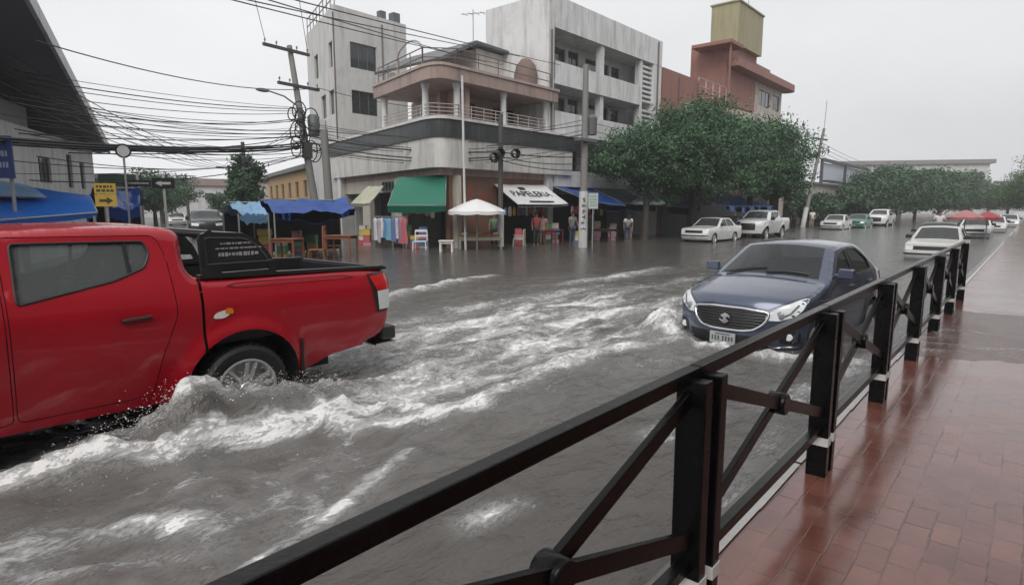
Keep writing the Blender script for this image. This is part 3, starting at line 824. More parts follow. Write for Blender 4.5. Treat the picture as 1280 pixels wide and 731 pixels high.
    # lamps, handles, mirrors
    for sx in (-1, 1):
        tl = MB(); c.decal(tl, [(5.04, 1.245), (5.36, 1.26), (5.36, 1.10), (5.12, 1.09)], 'x', .014, .04, sx)
        t = tl.build('tail_lamp', lamp_red, root, smooth=40)
        tl = MB(); c.decal(tl, [(sx * .58, 1.26), (sx * .87, 1.26), (sx * .87, 1.09), (sx * .60, 1.09)], 'yr', .012, .04); tl.build('rear_lens', lamp_red, t, smooth=40)
        tl = MB(); c.decal(tl, [(5.015, 1.265), (5.37, 1.28), (5.37, .865), (5.125, .865)], 'x', .006, .04, sx); tl.build('lamp_housing', black_plastic, t, smooth=40)
        tl = MB(); c.decal(tl, [(5.12, 1.085), (5.36, 1.095), (5.36, .89), (5.15, .89)], 'x', .014, .04, sx)
        tl.build('reversing_lens', lamp_clear, t, smooth=40)
        hl = MB(); c.decal(hl, [(sx * .42, 1.0), (sx * .86, 1.06), (sx * .84, .88), (sx * .46, .86)], 'y', .01); hl.build('headlight', lamp_clear, root, smooth=40)
        for i, yy in ((0, 2.92), (1, 1.95)):
            h = MB(); c.line(h, [(yy - .10, 1.105), (yy + .10, 1.115)], .016, 'x', .018, sx, .02)
            h.build('handle', paint if not detail else mat('handle_dark', (0.05, 0.006, 0.008), .3), ob['door'][i * 2 + (0 if sx > 0 else 1)] if len(ob['door']) == 4 else root, smooth=50)
        m = MB(); m.box((sx * 1.0, 1.42, 1.30), (.20, .10, .20), M); m.bar((sx * .80, 1.45, 1.27), (sx * .95, 1.44, 1.27), .05, .04, M=M); m.build('side_mirror', black_plastic, root, bevel=.03)
        tr = MB(); c.wline(tr, rw, .010, sx); tr.build('window_seal', rubber, root, smooth=50); tr = MB(); c.wline(tr, fw, .010, sx); tr.build('window_seal', rubber, root, smooth=50)
    gr = MB(); c.decal(gr, [(-.42, .62), (-.44, 1.02), (.44, 1.02), (.42, .62)], 'y', .008); gr.build('grille', black_plastic, root)
    return c, ob, body

red_paint = mat('red_paint', (0.36, 0.003, 0.013), .42, .10, 2, coat=.75, spec=.25, stain=.3, stain_col=(.20, .012, .015))
TRX, TRY, TRZ = -5.92, -1.42, -0.285
t = thing('pickup_truck', 'wet red double cab pickup truck driving through the flood at the left', 'pickup truck', (TRX, TRY, TRZ))
TM = WM[t.name].copy()
tc_, tob, tbody = pickup(t, TM, red_paint, .045, True, see=.55)
# sports bar on the bed
sp_m = mat('sports_bar', (0.022, 0.022, 0.024), .30, .15, 10, coat=.3)
def sports_bar():
    out = [(3.44, 1.36), (3.43, 1.70), (3.48, 1.735), (3.80, 1.72), (3.92, 1.66), (4.02, 1.54), (4.09, 1.36)]
    hole = [(3.60, 1.395), (3.60, 1.44), (3.75, 1.45), (4.00, 1.44), (4.02, 1.395)]
    root_bar = None
    for sx in (1, -1):
        b = MB(); v, tr = tri_region(rounded(out, .04), [hole], .06)
        tr = [q for q, cc in tr if not inpoly(cc, hole)]
        for dx in (.80, .835): b.add([(sx * dx, p.x, p.y) for p in v], tr, TM)
        for loop, in ((rounded(out, .04),), (hole,)):
            L = seglen(loop, .06); L = L + [L[0]]
            b.grid([[(sx * .80, a, z) for a, z in L], [(sx * .835, a, z) for a, z in L]], TM)
        o = b.build('sports_bar', sp_m, t)
        # embossed frame and the worn pale lettering of the side panel
        e = MB(); fr = shrink(rounded(out, .04), .045); fr = [(a, max(z, 1.47)) for a, z in fr]
        e.tube([(sx * .838, a, z) for a, z in fr + [fr[0]]], .007, 6, TM); e.build('panel_moulding', sp_m, o, smooth=50)
        if sx > 0:
            e = MB(); r2 = random.Random(4)
            for row, (z, y0, y1, h) in enumerate(((1.635, 3.60, 3.84, .018), (1.595, 3.56, 3.93, .016), (1.545, 3.58, 3.92, .034))):
                y = y0
                while y < y1:
                    w = r2.uniform(.012, .035); e.box((sx * .837, y + w / 2, z), (.003, w, h * r2.uniform(.6, 1)), TM); y += w + r2.uniform(.006, .014)
            e.build('lettering', mat('worn_lettering', (0.30, 0.30, 0.31), .5), o)
    b = MB(); b.tube([(-.82, 3.52, 1.715), (.82, 3.52, 1.715)], .035, 12, TM); b.tube([(-.82, 3.80, 1.69), (.82, 3.80, 1.69)], .03, 12, TM); b.build('cross_tube', sp_m, t, smooth=50)
sports_bar()
# fuel flap glare painted as pale and orange patches, bed crease, wheel dirt flap
b = MB(); tc_.decal(b, rounded([(3.47, 1.03), (3.50, 1.075), (3.60, 1.095), (3.62, 1.05), (3.56, 1.02)], .03), 'x', .010, .02, 1); ff = b.build('flap_glare', mat('flap_glare_white', (0.8, 0.76, 0.74), .10, .1, coat=1.0), t, smooth=60)
b = MB(); tc_.decal(b, rounded([(3.57, 1.06), (3.58, 1.105), (3.64, 1.10), (3.645, 1.05)], .02), 'x', .013, .02, 1); b.build('flap_glare_orange', flap_amber, ff, smooth=60)
for sx in (1, -1):
    b = MB(); tc_.line(b, [(3.62, 1.285), (3.72, 1.302), (4.75, 1.278), (4.85, 1.255), (4.70, 1.245), (3.70, 1.262)], .005, 'x', .001, sx, .05, close=True)
    b.build('bed_crease', mat('crease_red', (0.20, 0.004, 0.008), .3), tbody, smooth=60)
for sx in (1, -1): MB().box((sx * .78, 4.27, .52), (.20, .02, .42), TM).build('mud_flap', rubber, t)

# ---------------------------------------------------------------- saloon cars
def saloon(root, M, paint, step, spec, detail=False, glass=None):
    path, bottom, W, er, RA, FA, wins, doors = spec
    c = Car(root, path, bottom, W, er, step, M)
    reg = [('window', w, .010) for w in wins]
    for d in doors: reg.append(('door', shrink(d, .005), 0))
    for d in doors: reg.append(('door_gap', d, .012))
    c.skins(reg); c.strips(glass=('windshield', 'rear_window'), gl_t=.90)
    g = glass or glass_mat('car_glass', (0.045, 0.05, 0.055), .22)
    ob = c.finish(dict(body=paint, door=paint, window=g, windshield=g, rear_window=g, door_gap=rubber))
    nd = len(ob['door']) // max(1, len(doors))
    for i, w in enumerate(ob['window']):
        if i < len(ob['door']): w.parent = ob['door'][i]
    wl = MB(); y1 = path[-1][0]
    for sx in (-1, 1):
        well(wl, M, sx * (W(RA[0], RA[1] + RA[2]) - .03), sx * .45, *RA); well(wl, M, sx * (W(FA[0], FA[1] + FA[2]) - .03), sx * .45, *FA)
    wl.box2((-.6, .35, .2), (.6, y1 - .2, .42), M); wl.build('underbody', dark_in, root)
    for sx in (-1, 1):
        for A in (RA, FA):
            wheel(root, M, sx * (W(A[0], .5) - .012), A[0], .30, .30, .19, sx, 5, 28 if detail else 16, False, .66)
    b = MB()
    for sx in (-.36, .36):
        for yy in (2.15, 2.95):
            b.box((sx, yy - .25, .55), (.5, .5, .16), M); b.box((sx, yy, .82), (.46, .14, .5), M); b.box((sx, yy + .02, 1.12), (.24, .09, .14), M)
    b.box2((-.66, 1.25, .55), (.66, 1.6, .93), M); b.build('seats', mat('seat_dark', (0.025, 0.025, 0.027), .8), root, bevel=.03)
    for sx in (-1, 1):
        for w in wins:
            tr = MB(); c.wline(tr, w, .008, sx); tr.build('window_seal', rubber, root, smooth=50)
        ym = wins[0][0][0] + .02
        m = MB(); zb = wins[0][0][1] + .07
        m.box((sx * (W(1.4, 1.0) + .115), ym, zb), (.21, .10, .135), M, taper=.86); m.bar((sx * (W(1.4, 1.0) - .04), ym + .03, zb - .03), (sx * (W(1.4, 1.0) + .05), ym + .02, zb - .03), .05, .04, M=M)
        m.build('side_mirror', paint if detail else black_plastic, root, bevel=.035, seg=3)
        for i, d in enumerate(doors):
            yy = max(q[0] for q in d) - .20; h = MB(); zh = wins[0][0][1] - .14
            c.line(h, [(yy - .09, zh), (yy + .09, zh + .005)], .012, 'x', .014, sx, .03); h.build('handle', paint, ob['door'][i * 2 + (0 if sx > 0 else 1)], smooth=50)
    return c, ob

def spec_small_saloon():
    path = [(.34, .20, .30, 0, 'front'), (.29, .30, .28, 0, 'front'), (.275, .45, .265, 0, 'front'), (.29, .60, .26, 0, 'front'), (.34, .74, .26, .005, 'front'), (.45, .84, .28, .035, 'hood'), (.74, .92, .20, .055, 'hood'), (1.05, .985, .13, .06, 'hood'), (1.27, 1.03, .13, .055, 'windshield'),
            (1.93, 1.41, .13, .055, 'roof'), (2.22, 1.465, .07, .05, 'roof'), (2.70, 1.468, 0, .045, 'roof'), (3.02, 1.42, -.04, .04, 'rear_window'), (3.50, 1.13, -.06, .03, 'trunk'), (3.80, 1.075, -.10, .03, 'rear'), (3.885, .97, -.10, 0, 'rear'), (3.87, .62, -.10, 0, 'rear'), (3.80, .36, -.10, 0, 'rear'), (3.70, .25, -.08, 0, 'rear')]
    RA = (3.22, .30, .335); FA = (.775, .30, .335)
    bottom = [(3.62, .24)] + arc(*RA, -12, 192, 14) + [(2.2, .21)] + arc(*FA, -12, 192, 14)
    def W(y, z):
        zc = .80
        if z < zc: w = .865 - .055 * min(1.2, (zc - z) / .55) ** 1.6
        elif z < 1.03: w = .865 - .045 * (z - zc) / .23
        else: w = .82 - (z - 1.03) * .43
        for A in (RA, FA):
            d = math.hypot(y - A[0], z - A[1]) - A[2]
            if z < .85: w += .02 * math.exp(-(max(d, 0) / .07) ** 2)
        if y < .85: w -= .065 * ((.85 - y) / .55) ** 2
        if y > 3.3: w -= .07 * ((y - 3.3) / .6) ** 2
        return w
    wins = [rounded([(1.47, 1.045), (1.97, 1.345), (2.27, 1.395), (2.29, 1.04)], .03), rounded([(2.38, 1.04), (2.37, 1.40), (2.78, 1.385), (3.12, 1.22), (3.17, 1.07)], .04)]
    doors = [rounded([(1.32, .30), (1.34, 1.02), (1.93, 1.39), (2.31, 1.43), (2.33, .30)], .05), rounded([(2.34, .30), (2.34, 1.43), (2.80, 1.42), (3.20, 1.20), (3.22, .76), (2.90, .55), (2.82, .30)], .05)]
    return path, bottom, W, .06, RA, FA, wins, doors

def spec_box_saloon():
    path = [(.20, .24, .12, 0, 'front'), (.10, .36, .10, 0, 'front'), (.10, .52, .10, 0, 'front'), (.14, .66, .10, 0, 'front'), (.17, .80, .10, .005, 'front'), (.24, .835, .10, .01, 'hood'), (.8, .88, .06, .03, 'hood'), (1.32, .925, .05, .035, 'windshield'),
            (1.93, 1.32, .05, .035, 'roof'), (2.12, 1.36, .04, .03, 'roof'), (2.75, 1.365, 0, .03, 'roof'), (2.98, 1.33, -.02, .03, 'rear_window'), (3.45, .97, -.03, .02, 'trunk'), (4.12, .93, -.05, .02, 'rear'), (4.18, .86, -.05, 0, 'rear'), (4.17, .55, -.06, 0, 'rear'), (4.20, .40, -.06, 0, 'rear'), (4.10, .26, -.05, 0, 'rear')]
    RA = (3.28, .29, .33); FA = (.86, .29, .33)
    bottom = [(4.0, .25)] + arc(*RA, -10, 190, 12) + [(2.2, .22)] + arc(*FA, -10, 190, 12)
    def W(y, z):
        zc = .66
        if z < zc: w = .82 - .04 * min(1.2, (zc - z) / .45) ** 1.6
        elif z < .94: w = .82 - .03 * (z - zc) / .28
        else: w = .79 - (z - .94) * .38
        if y < .6: w -= .04 * ((.6 - y) / .5) ** 2
        if y > 3.7: w -= .03 * ((y - 3.7) / .5) ** 2
        return w
    wins = [rounded([(1.50, .95), (1.95, 1.27), (2.22, 1.30), (2.24, .945)], .02), rounded([(2.32, .945), (2.31, 1.30), (2.74, 1.295), (3.02, 1.10), (3.06, .955)], .02)]
    doors = [rounded([(1.36, .30), (1.38, .92), (1.92, 1.31), (2.26, 1.335), (2.275, .30)], .04), rounded([(2.285, .30), (2.285, 1.335), (2.76, 1.325), (3.10, 1.08), (3.12, .66), (2.88, .50), (2.84, .30)], .04)]
    return path, bottom, W, .035, RA, FA, wins, doors

blue_paint = mat('blue_grey_paint', (0.068, 0.085, 0.138), .26, .10, 3, metal=.35, coat=1.0)
DZ = (-3.0, 7.80, -0.43)
t = thing('saloon_car', 'blue grey saloon car with oval chrome grille wading towards the fence', 'car', DZ, R(-4.0))
t.scale = (1.04, 1.04, 1.04); WM[t.name] = WM[t.name] @ Matrix.Scale(1.04, 4); DM = WM[t.name].copy()
dc, dob = saloon(t, DM, blue_paint, .045, spec_small_saloon(), True, glass_mat('saloon_glass', (0.03, 0.034, 0.038), .35))
def dzire_front():
    def poly_ring(mb, pts, r, off=0.012):
        dc.line(mb, pts, r, 'y', off, 1, .02, 8, True)
    gp = rounded([(-.50, .665), (-.47, .705), (-.20, .735), (.20, .735), (.47, .705), (.50, .665), (.45, .56), (.34, .475), (.20, .455), (-.20, .455), (-.34, .475), (-.45, .56)], .05, 4)
    b = MB(); dc.decal(b, gp, 'y', .004, .05); g = b.build('grille', mat('grille_black', (0.01, 0.01, 0.011), .35), t)
    b = MB()
    for z in (.49, .525, .56, .595, .63, .665, .70):
        xs = [x / 100 for x in range(-52, 53) if inpoly((x / 100, z), shrink(gp, .02))]
        if xs: dc.line(b, [(xs[0], z), (xs[-1], z)], .0065, 'y', .008, 1, .04)
    b.build('grille_slat', mat('grille_bar', (0.03, 0.03, 0.033), .3), g, smooth=50)
    b = MB(); poly_ring(b, gp, .017, .010); b.build('chrome_surround', chrome, g, smooth=60)
    # angular S emblem
    S = [(.055, .055), (.0, .075), (-.065, .035), (-.010, -.005), (-.042, -.026), (-.072, -.004), (-.075, -.03), (0, -.078), (.065, -.038), (.012, .003), (.042, .024), (.070, .004), (.072, .030)]
    b = MB(); M2 = DM @ basis((0, -.008, .60), (1, 0, 0), (0, 0, 1)); b.prism([(x * .92, y * .92) for x, y in S], 0.0, .012, M2); b.build('emblem', chrome, g, fixn=True)
    # lower intake and plate
    b = MB(); dc.decal(b, rounded([(-.56, .40), (.56, .40), (.50, .225), (-.50, .225)], .04), 'y', .004, .05); li = b.build('lower_intake', mat('intake_black', (0.012, 0.012, 0.013), .5), t)
    b = MB(); b.box((-.02, -.012, .335), (.34, .014, .155), DM); pl = b.build('number_plate', plate_m, t, bevel=.004)
    b = MB(); r2 = random.Random(3)
    for x in (-.15, -.11, -.07, -.01, .03, .07, .11): b.box((x, -.0205, .335), (.022, .003, .075 * r2.uniform(.7, 1)), DM)
    b.box((-.02, -.0205, .392), (.20, .003, .012), DM); b.build('plate_lettering', mat('plate_ink', (0.09, 0.10, 0.10), .5), pl)
    for sx in (-1, 1):
        q = lambda pts: [(sx * x, z) for x, z in pts]
        b = MB(); dc.decal(b, q(rounded([(.455, .61), (.60, .605), (.75, .665), (.815, .75), (.825, .86), (.77, .875), (.60, .775), (.47, .69)], .03)), 'y', .006, .035)
        h = b.build('headlight', lamp_clear, t, smooth=60)
        b = MB(); dc.line(b, q([(.60, .64), (.70, .70), (.76, .80)]), .012, 'y', .008, 1, .03); b.build('lamp_strip', mat('lamp_dark', (0.12, 0.13, 0.14), .2), h, smooth=60)
        b = MB(); M3 = dc.bvh.ray_cast(Vector((sx * .60, -3, .67)), Vector((0, 1, 0)))[0]
        b.lathe([(0, -.018), (.045, -.016), (.055, 0)], M3, 16, 'Y', DM); b.build('projector', mat('projector_glass', (0.25, 0.27, 0.29), .05, coat=1), h, smooth=60)
        b = MB(); dc.decal(b, q(rounded([(.62, .47), (.80, .50), (.80, .31), (.60, .33)], .05)), 'y', .004, .04); fh = b.build('fog_housing', mat('intake_black', (0, 0, 0)), t, smooth=60)
        M3 = dc.bvh.ray_cast(Vector((sx * .70, -3, .405)), Vector((0, 1, 0)))[0]
        b = MB(); b.lathe([(0, -.02), (.04, -.018), (.048, 0)], M3, 16, 'Y', DM); b.build('fog_lamp', lamp_clear, fh, smooth=60)
        b = MB(); dc.line(b, q([(.50, .29), (.56, .262), (.80, .285)]), .011, 'y', .006, 1, .03); b.build('chrome_strip', chrome, fh, smooth=60)
        b = MB(); dc.line(b, q([(.47, .73), (.62, .81), (.80, .90)]), .004, 'y', .001, 1, .03); b.build('bonnet_gap', rubber, dob['body'][0], smooth=60)
        b = MB(); dc.decal(b, [(3.66, .98), (3.95, .98), (3.95, .78), (3.74, .80)], 'x', .008, .04, sx); b.build('tail_lamp', lamp_red, t, smooth=50)
    b = MB(); dc.line(b, [(-.47, .73), (-.25, .765), (.25, .765), (.47, .73)], .004, 'y', .001, 1, .03); b.build('bonnet_gap', rubber, dob['body'][0], smooth=60)
    for x0, x1 in ((-.58, .0), (.02, .55)):
        b = MB(); dc.line(b, [(x0, 1.16 + .05 * abs(x0)), (x1, 1.245 + .03 * abs(x1))], .011, 'z', .018, 1, .05); b.build('wiper', rubber, t, smooth=50)
dzire_front()

white_paint = mat('white_car_paint', (0.66, 0.66, 0.65), .28, .06, 3, coat=.8)
old_white = mat('old_white_paint', (0.60, 0.59, 0.56), .35, .08, 3, coat=.4, stain=.25)
def box_front(t, M, c):
    b = MB(); c.decal(b, [(-.50, .60), (-.50, .735), (.50, .735), (.50, .60)], 'y', .006, .08); b.build('grille', mat('grille_black', (0, 0, 0)), t)
    for sx in (-1, 1):
        b = MB(); c.decal(b, [(sx * .52, .60), (sx * .52, .74), (sx * .79, .74), (sx * .79, .60)], 'y', .008, .05); b.build('headlight', lamp_clear, t)
        b = MB(); c.decal(b, [(3.98, .80), (4.26, .80), (4.26, .62), (3.98, .62)], 'x', .008, .06, sx); b.build('tail_lamp', lamp_red, t)
    b = MB(); c.line(b, [(-.78, .47), (.78, .47)], .03, 'y', .012, 1, .08); b.build('bumper_strip', black_plastic, t, smooth=50)
    b = MB(); b.box((0, .0, .42), (.32, .03, .13), M); b.build('number_plate', plate_m, t)
t = thing('old_saloon', 'old boxy white saloon car half sunk behind the far end of the fence', 'car', (-2.68, 25.3, -0.44), R(-1))
oc_, oo = saloon(t, WM[t.name].copy(), old_white, .09, spec_box_saloon(), False, glass_mat('old_glass', (0.055, 0.06, 0.06), .18))
box_front(t, WM[t.name].copy(), oc_)
b = MB(); oc_.line(b, [(-.55, 1.33), (.2, 1.40)], .012, 'z', .015, 1, .08)
old_saloon = t
def far_saloon(loc, rz, label, group, paint=None):
    c = dup(old_saloon, loc, rz, label, group)
    c.name = 'parked_car'
    WM[c.name] = Matrix.Translation(Vector(loc)) @ Matrix.Rotation(rz, 4, 'Z')
    if paint:
        for o in c.children:
            for q in [o] + list(o.children):
                if q.name.split('.')[0] in ('body', 'door', 'handle'):
                    q.data = q.data.copy(); q.data.materials.clear(); q.data.materials.append(paint)
    return c
GP = 'cars parked along the far kerb'
green_paint = mat('green_taxi_paint', (0.06, 0.22, 0.14), .3, .08, 3, coat=.6)
grey_paint = mat('grey_car_paint', (0.22, 0.23, 0.24), .3, .08, 3, coat=.6)
dark_paint = mat('dark_car_paint', (0.02, 0.022, 0.025), .3, .08, 3, coat=.6)
far_saloon((-13.6, 30.3, -0.30), R(-4), 'white hatchback car parked in the water under the big tree', GP, white_paint)
far_saloon((-14.4, 35.0, -0.30), 0, 'dark car wedged between the white hatchback and the white pickup', GP, dark_paint)
far_saloon((-12.7, 54.5, -0.35), 0, 'white saloon beyond the leaning pole, first of the three distant parked cars', GP, white_paint)
far_saloon((-12.2, 60.5, -0.35), 0, 'white and green taxi between two distant white cars', GP, green_paint)
far_saloon((-3.3, 31.5, -0.42), 0, 'dark car directly behind the old boxy white saloon', None, dark_paint)
GR = 'white cars queued along the pavement'
far_saloon((-2.75, 45.5, -0.40), 0, 'white car stopped behind the red parasol near the pavement', GR, white_paint)
far_saloon((-2.35, 56.0, -0.40), 0, 'second white car behind the red parasol along the pavement', GR, white_paint)
far_saloon((-1.9, 72.0, -0.40), 0, 'white car farthest down the street beside the pavement', GR, white_paint)
t = thing('parked_pickup', 'white pickup truck parked facing the camera beside the big tree', 'pickup truck', (-13.0, 36.6, -0.33), 0, GP)
wp, wpo, wpb = pickup(t, WM[t.name].copy(), white_paint, .11, False, see=.15)
c = dup(t, (-11.7, 67.5, -0.35), 0, 'white pickup parked last in the distant row before the trees', GP)
GS = 'cars in the side street'
far_saloon((-58.0, 23.6, -0.30), R(70), 'white car in the left side street, distant', GS, white_paint)
far_saloon((-47.0, 20.2, -0.30), R(70), 'grey car driving up the left side street', GS, grey_paint)
far_saloon((-66.0, 24.2, -0.30), R(70), 'white car at the far end of the left side street', GS, white_paint)
t = dup(c, (-36.5, 15.0, -0.30), R(70), 'dark van like pickup in the side street behind the red pickup', GS); t.name = 'dark_pickup'
for o in t.children:
    for q in [o] + list(o.children):
        if q.name.split('.')[0] in ('body', 'door', 'handle'):
            q.data = q.data.copy(); q.data.materials.clear(); q.data.materials.append(dark_paint)

# ================================================================== BUILDINGS
def fr(o, xd, yd):
    x = Vector(xd).normalized(); y = Vector(yd).normalized(); z = Vector((0, 0, 1))
    m = Matrix((x, y, z)).transposed().to_4x4(); m.translation = Vector(o); return m
MF = fr((-19.5, 0, 0), (0, 1, 0), (1, 0, 0))          # main street facade line: (along street, outward, up)
SD = Vector((-0.97, 0.243, 0)).normalized(); SO = Vector((SD.y, -SD.x, 0)) * 1.0
if SO.y > 0: SO = -SO
LF = fr((-19.5, 17.6, 0), SD, SO)                       # side street facade line of the corner block
white_wall = mat('white_render', (0.64, 0.64, 0.64), .6, .12, .8, bump=.25, stain=.7, stain_col=(.17, .16, .15))
grey_wall = mat('grey_white_render', (0.54, 0.535, 0.52), .65, .12, .8, bump=.2, stain=.6, stain_col=(.17, .16, .15))
cream_wall = mat('cream_render', (0.50, 0.46, 0.40), .65, .15, 1, bump=.2, stain=.7, stain_col=(.15, .13, .11))
dirty_band = mat('dirty_band', (0.56, 0.55, 0.52), .6, .2, .9, bump=.3, stain=.8, stain_col=(.12, .115, .105))
dark_band = mat('dark_band', (0.028, 0.031, 0.032), .45, .4, 1.5, stain=.5, stain_col=(.12, .12, .115))
pink_conc = mat('pink_concrete', (0.36, 0.265, 0.235), .7, .22, 1.2, bump=.3, stain=.75, stain_col=(.08, .065, .06))
brown_wall = mat('brown_wall', (0.19, 0.095, 0.062), .6, .2, 1.5, stain=.5)
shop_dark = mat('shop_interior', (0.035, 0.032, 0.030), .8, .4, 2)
win_dark = mat('window_pane', (0.022, 0.025, 0.028), .08, .3, 1, coat=.6)
alu = mat('window_frame', (0.16, 0.16, 0.16), .4, .1, metal=.4)
iron = mat('iron_rail', (0.14, 0.11, 0.105), .5, .2)
pale_iron = mat('pale_rail', (0.42, 0.36, 0.34), .5, .2)
brick_red = mat('red_brick', (0.27, 0.125, 0.10), .75, .2, 3, bump=.3, stain=.5)
olive = mat('olive_tank', (0.31, 0.285, 0.165), .6, .15, 2, stain=.5)
wood = mat('market_wood', (0.26, 0.09, 0.045), .55, .3, 6)
roof_grey = mat('roof_sheet', (0.10, 0.105, 0.11), .5, .25, 2)

def win(par, M, a, b, z0, z1, d=-0.12, bars=1, fm=None, pm=None, hb=0):
    f = MB(); w = .05
    f.box2((a, d - .03, z0), (b, d + .03, z0 + w), M); f.box2((a, d - .03, z1 - w), (b, d + .03, z1), M)
    f.box2((a, d - .03, z0 + w), (a + w, d + .03, z1 - w), M); f.box2((b - w, d - .03, z0 + w), (b, d + .03, z1 - w), M)
    for i in range(bars):
        x = a + (b - a) * (i + 1) / (bars + 1); f.box2((x - .02, d - .025, z0 + w), (x + .02, d + .025, z1 - w), M)
    for i in range(hb):
        z = z0 + (z1 - z0) * (i + 1) / (hb + 1); f.box2((a + w, d - .022, z - .02), (b - w, d + .022, z + .02), M)
    fo = f.build('window', fm or alu, par)
    MB().box2((a + w, d - .012, z0 + w), (b - w, d + .004, z1 - w), M).build('pane', pm or win_dark, fo)
    return fo

def railing(par, pts, z, h, m, n=2, sp=.9, r=.022, name='railing'):
    b = MB()
    for k in range(n):
        zz = z + h * (k + 1) / n; b.tube([(p[0], p[1], zz) for p in pts], r, 6)
    for a, c in zip(pts, pts[1:]):
        l = math.hypot(c[0] - a[0], c[1] - a[1]); k = max(1, int(l / sp))
        for i in range(k + 1):
            x = a[0] + (c[0] - a[0]) * i / k; y = a[1] + (c[1] - a[1]) * i / k; b.tube([(x, y, z), (x, y, z + h)], r, 6)
    return b.build(name, m, par, smooth=50)

def lf(s, d, z): return LF @ Vector((s, d, z))

# ---------------------------------------------------------------- corner block
cb = thing('corner_building', 'dirty white corner block with dark parapet band, shops below and railed terrace above', 'building', (-22, 21, -.3))
def corner_foot(off, xr=27.3):
    p = [(-19.3 + off, xr), (-19.3 + off, 18.25)]
    a = Vector((-19.3 + off, 18.25)); c = Vector((-19.33 + off, 17.5 - off)); e = Vector(lf(.85, .1 + off, 0)[:2])
    for k in range(1, 9):
        t = k / 8; q = a * (1 - t) ** 2 + c * 2 * t * (1 - t) + e * t * t; p.append((q.x, q.y))
    q = lf(13.3, .1 + off, 0); p.append((q.x, q.y)); p += [(-30.5, 24.8), (-23.5, xr)]
    return p
MB().prism(corner_foot(0), 3.35, 4.62).build('fascia', dirty_band, cb)
MB().prism(corner_foot(.07), 4.622, 5.36).build('parapet', dark_band, cb)
MB().prism(corner_foot(.15), 5.362, 5.48).build('coping', mat('coping_white', (.58, .58, .56), .5, .15, 2, stain=.4), cb)
MB().prism(corner_foot(-.45), 3.05, 3.348).build('soffit_beam', pink_conc, cb)
# ground floor: chamfer wall and two facades with open shop fronts
CW = fr((-19.5, 18.55, 0), (-1, .03, 0), (-.03, -1, 0))
w = MB()
w.wall(25.5, -.3, 3.05, [(21.75, 25.2, -.3, 2.55)], .25, MF @ Matrix.Translation((0, -.3, 0)), 18.6)
w.build('wall', brown_wall, cb)
w = MB()
w.wall(4.6, -.3, 3.05, [(.7, 3.9, -.3, 2.7)], .25, CW @ Matrix.Translation((0, -.25, 0)), 0.0)
w.wall(13.2, -.3, 3.05, [(5.6, 8.4, -.3, 2.4), (9.5, 12.4, -.3, 2.4)], .25, LF @ Matrix.Translation((0, -.35, 0)), 4.75)
w.build('wall', cream_wall, cb)
i_ = MB()
i_.prism([(-23.2, 25.4), (-23.2, 21.2), (-24.5, 21.2), (-30.5, 22.9), (-30.5, 23.6), (-24.5, 22.2), (-24.0, 25.4)], -.3, 3.0)
i_.prism([(-20.0, 25.4), (-20.0, 25.2), (-24.0, 25.2), (-24.0, 25.4)], -.29, 3.0); i_.prism([(-20.0, 21.5), (-20.0, 21.3), (-23.1, 21.3), (-23.1, 21.5)], -.29, 3.0)
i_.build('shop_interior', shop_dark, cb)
win(cb, LF @ Matrix.Translation((0, -.35, 0)), 5.0, 6.6, 2.45, 2.95, .03, 3)
# small wrought window and red painted figures on the brown wall
lt = MB(); text_on(lt, '2', .75, basis((-19.79, 19.95, 2.15), (0, 1, 0), (0, 0, 1)), 1, .004); text_on(lt, 'x1', .6, basis((-19.79, 20.75, 2.1), (0, 1, 0), (0, 0, 1)), 1, .004)
lt.build('painted_figures', mat('red_figures', (.42, .05, .05), .6, .3), cb)
# terrace storey
up = MB()
up.wall(25.4, 5.0, 6.97, [(20.4, 21.9, 5.2, 6.7), (23.2, 24.9, 5.4, 6.7)], .2, MF @ Matrix.Translation((0, -1.9, 0)), 19.6)
LU = LF @ Matrix.Translation((0, -1.9, 0))
up.wall(6.2, 5.0, 6.97, [(2.6, 3.6, 5.0, 6.6)], .2, LU, .7)
up.build('upper_wall', mat('pink_render', (.40, .30, .26), .65, .2, 1, bump=.2, stain=.7, stain_col=(.12, .09, .08)), cb)
win(cb, MF @ Matrix.Translation((0, -1.9, 0)), 20.4, 21.9, 5.2, 6.7, -.1, 2); win(cb, MF @ Matrix.Translation((0, -1.9, 0)), 23.2, 24.9, 5.4, 6.7, -.1, 1); win(cb, LU, 2.6, 3.6, 5.0, 6.6, -.1, 1)
def slab_foot(off=0):
    p = [(-19.15 + off, 25.75 + off), (-19.15 + off, 18.1)]
    a = Vector((-19.15 + off, 18.1)); c = Vector((-19.17 + off, 17.35 - off)); e = Vector(lf(.75, .25 + off, 0)[:2])
    for k in range(1, 9):
        t = k / 8; q = a * (1 - t) ** 2 + c * 2 * t * (1 - t) + e * t * t; p.append((q.x, q.y))
    q = lf(6.0, .25 + off, 0); p.append((q.x, q.y)); q = lf(6.0, -5, 0); p.append((q.x, q.y)); p.append((-24, 25.75 + off))
    return p
MB().prism(slab_foot(0), 6.98, 7.5).build('roof_slab', pink_conc, cb)
MB().prism(slab_foot(.06), 7.502, 7.62).build('slab_edge', mat('slab_edge', (.40, .31, .28), .65, .2, 2, stain=.5), cb)
for x, y in ((-19.55, 25.2), (-19.55, 21.95), (-19.6, 18.95), tuple(lf(1.2, -.15, 0)[:2]), tuple(lf(5.5, -.1, 0)[:2])):
    MB().lathe([(.17, 5.3), (.15, 5.4), (.14, 6.7), (.2, 6.98)], (x, y, 0), 14).build('column', white_wall, cb, smooth=40)
tp = [(-19.45, 25.3), (-19.45, 18.9), tuple(lf(.6, -.05, 0)[:2]), tuple(lf(5.8, .0, 0)[:2])]
railing(cb, tp, 5.45, .62, pale_iron, 4, .75, .02)
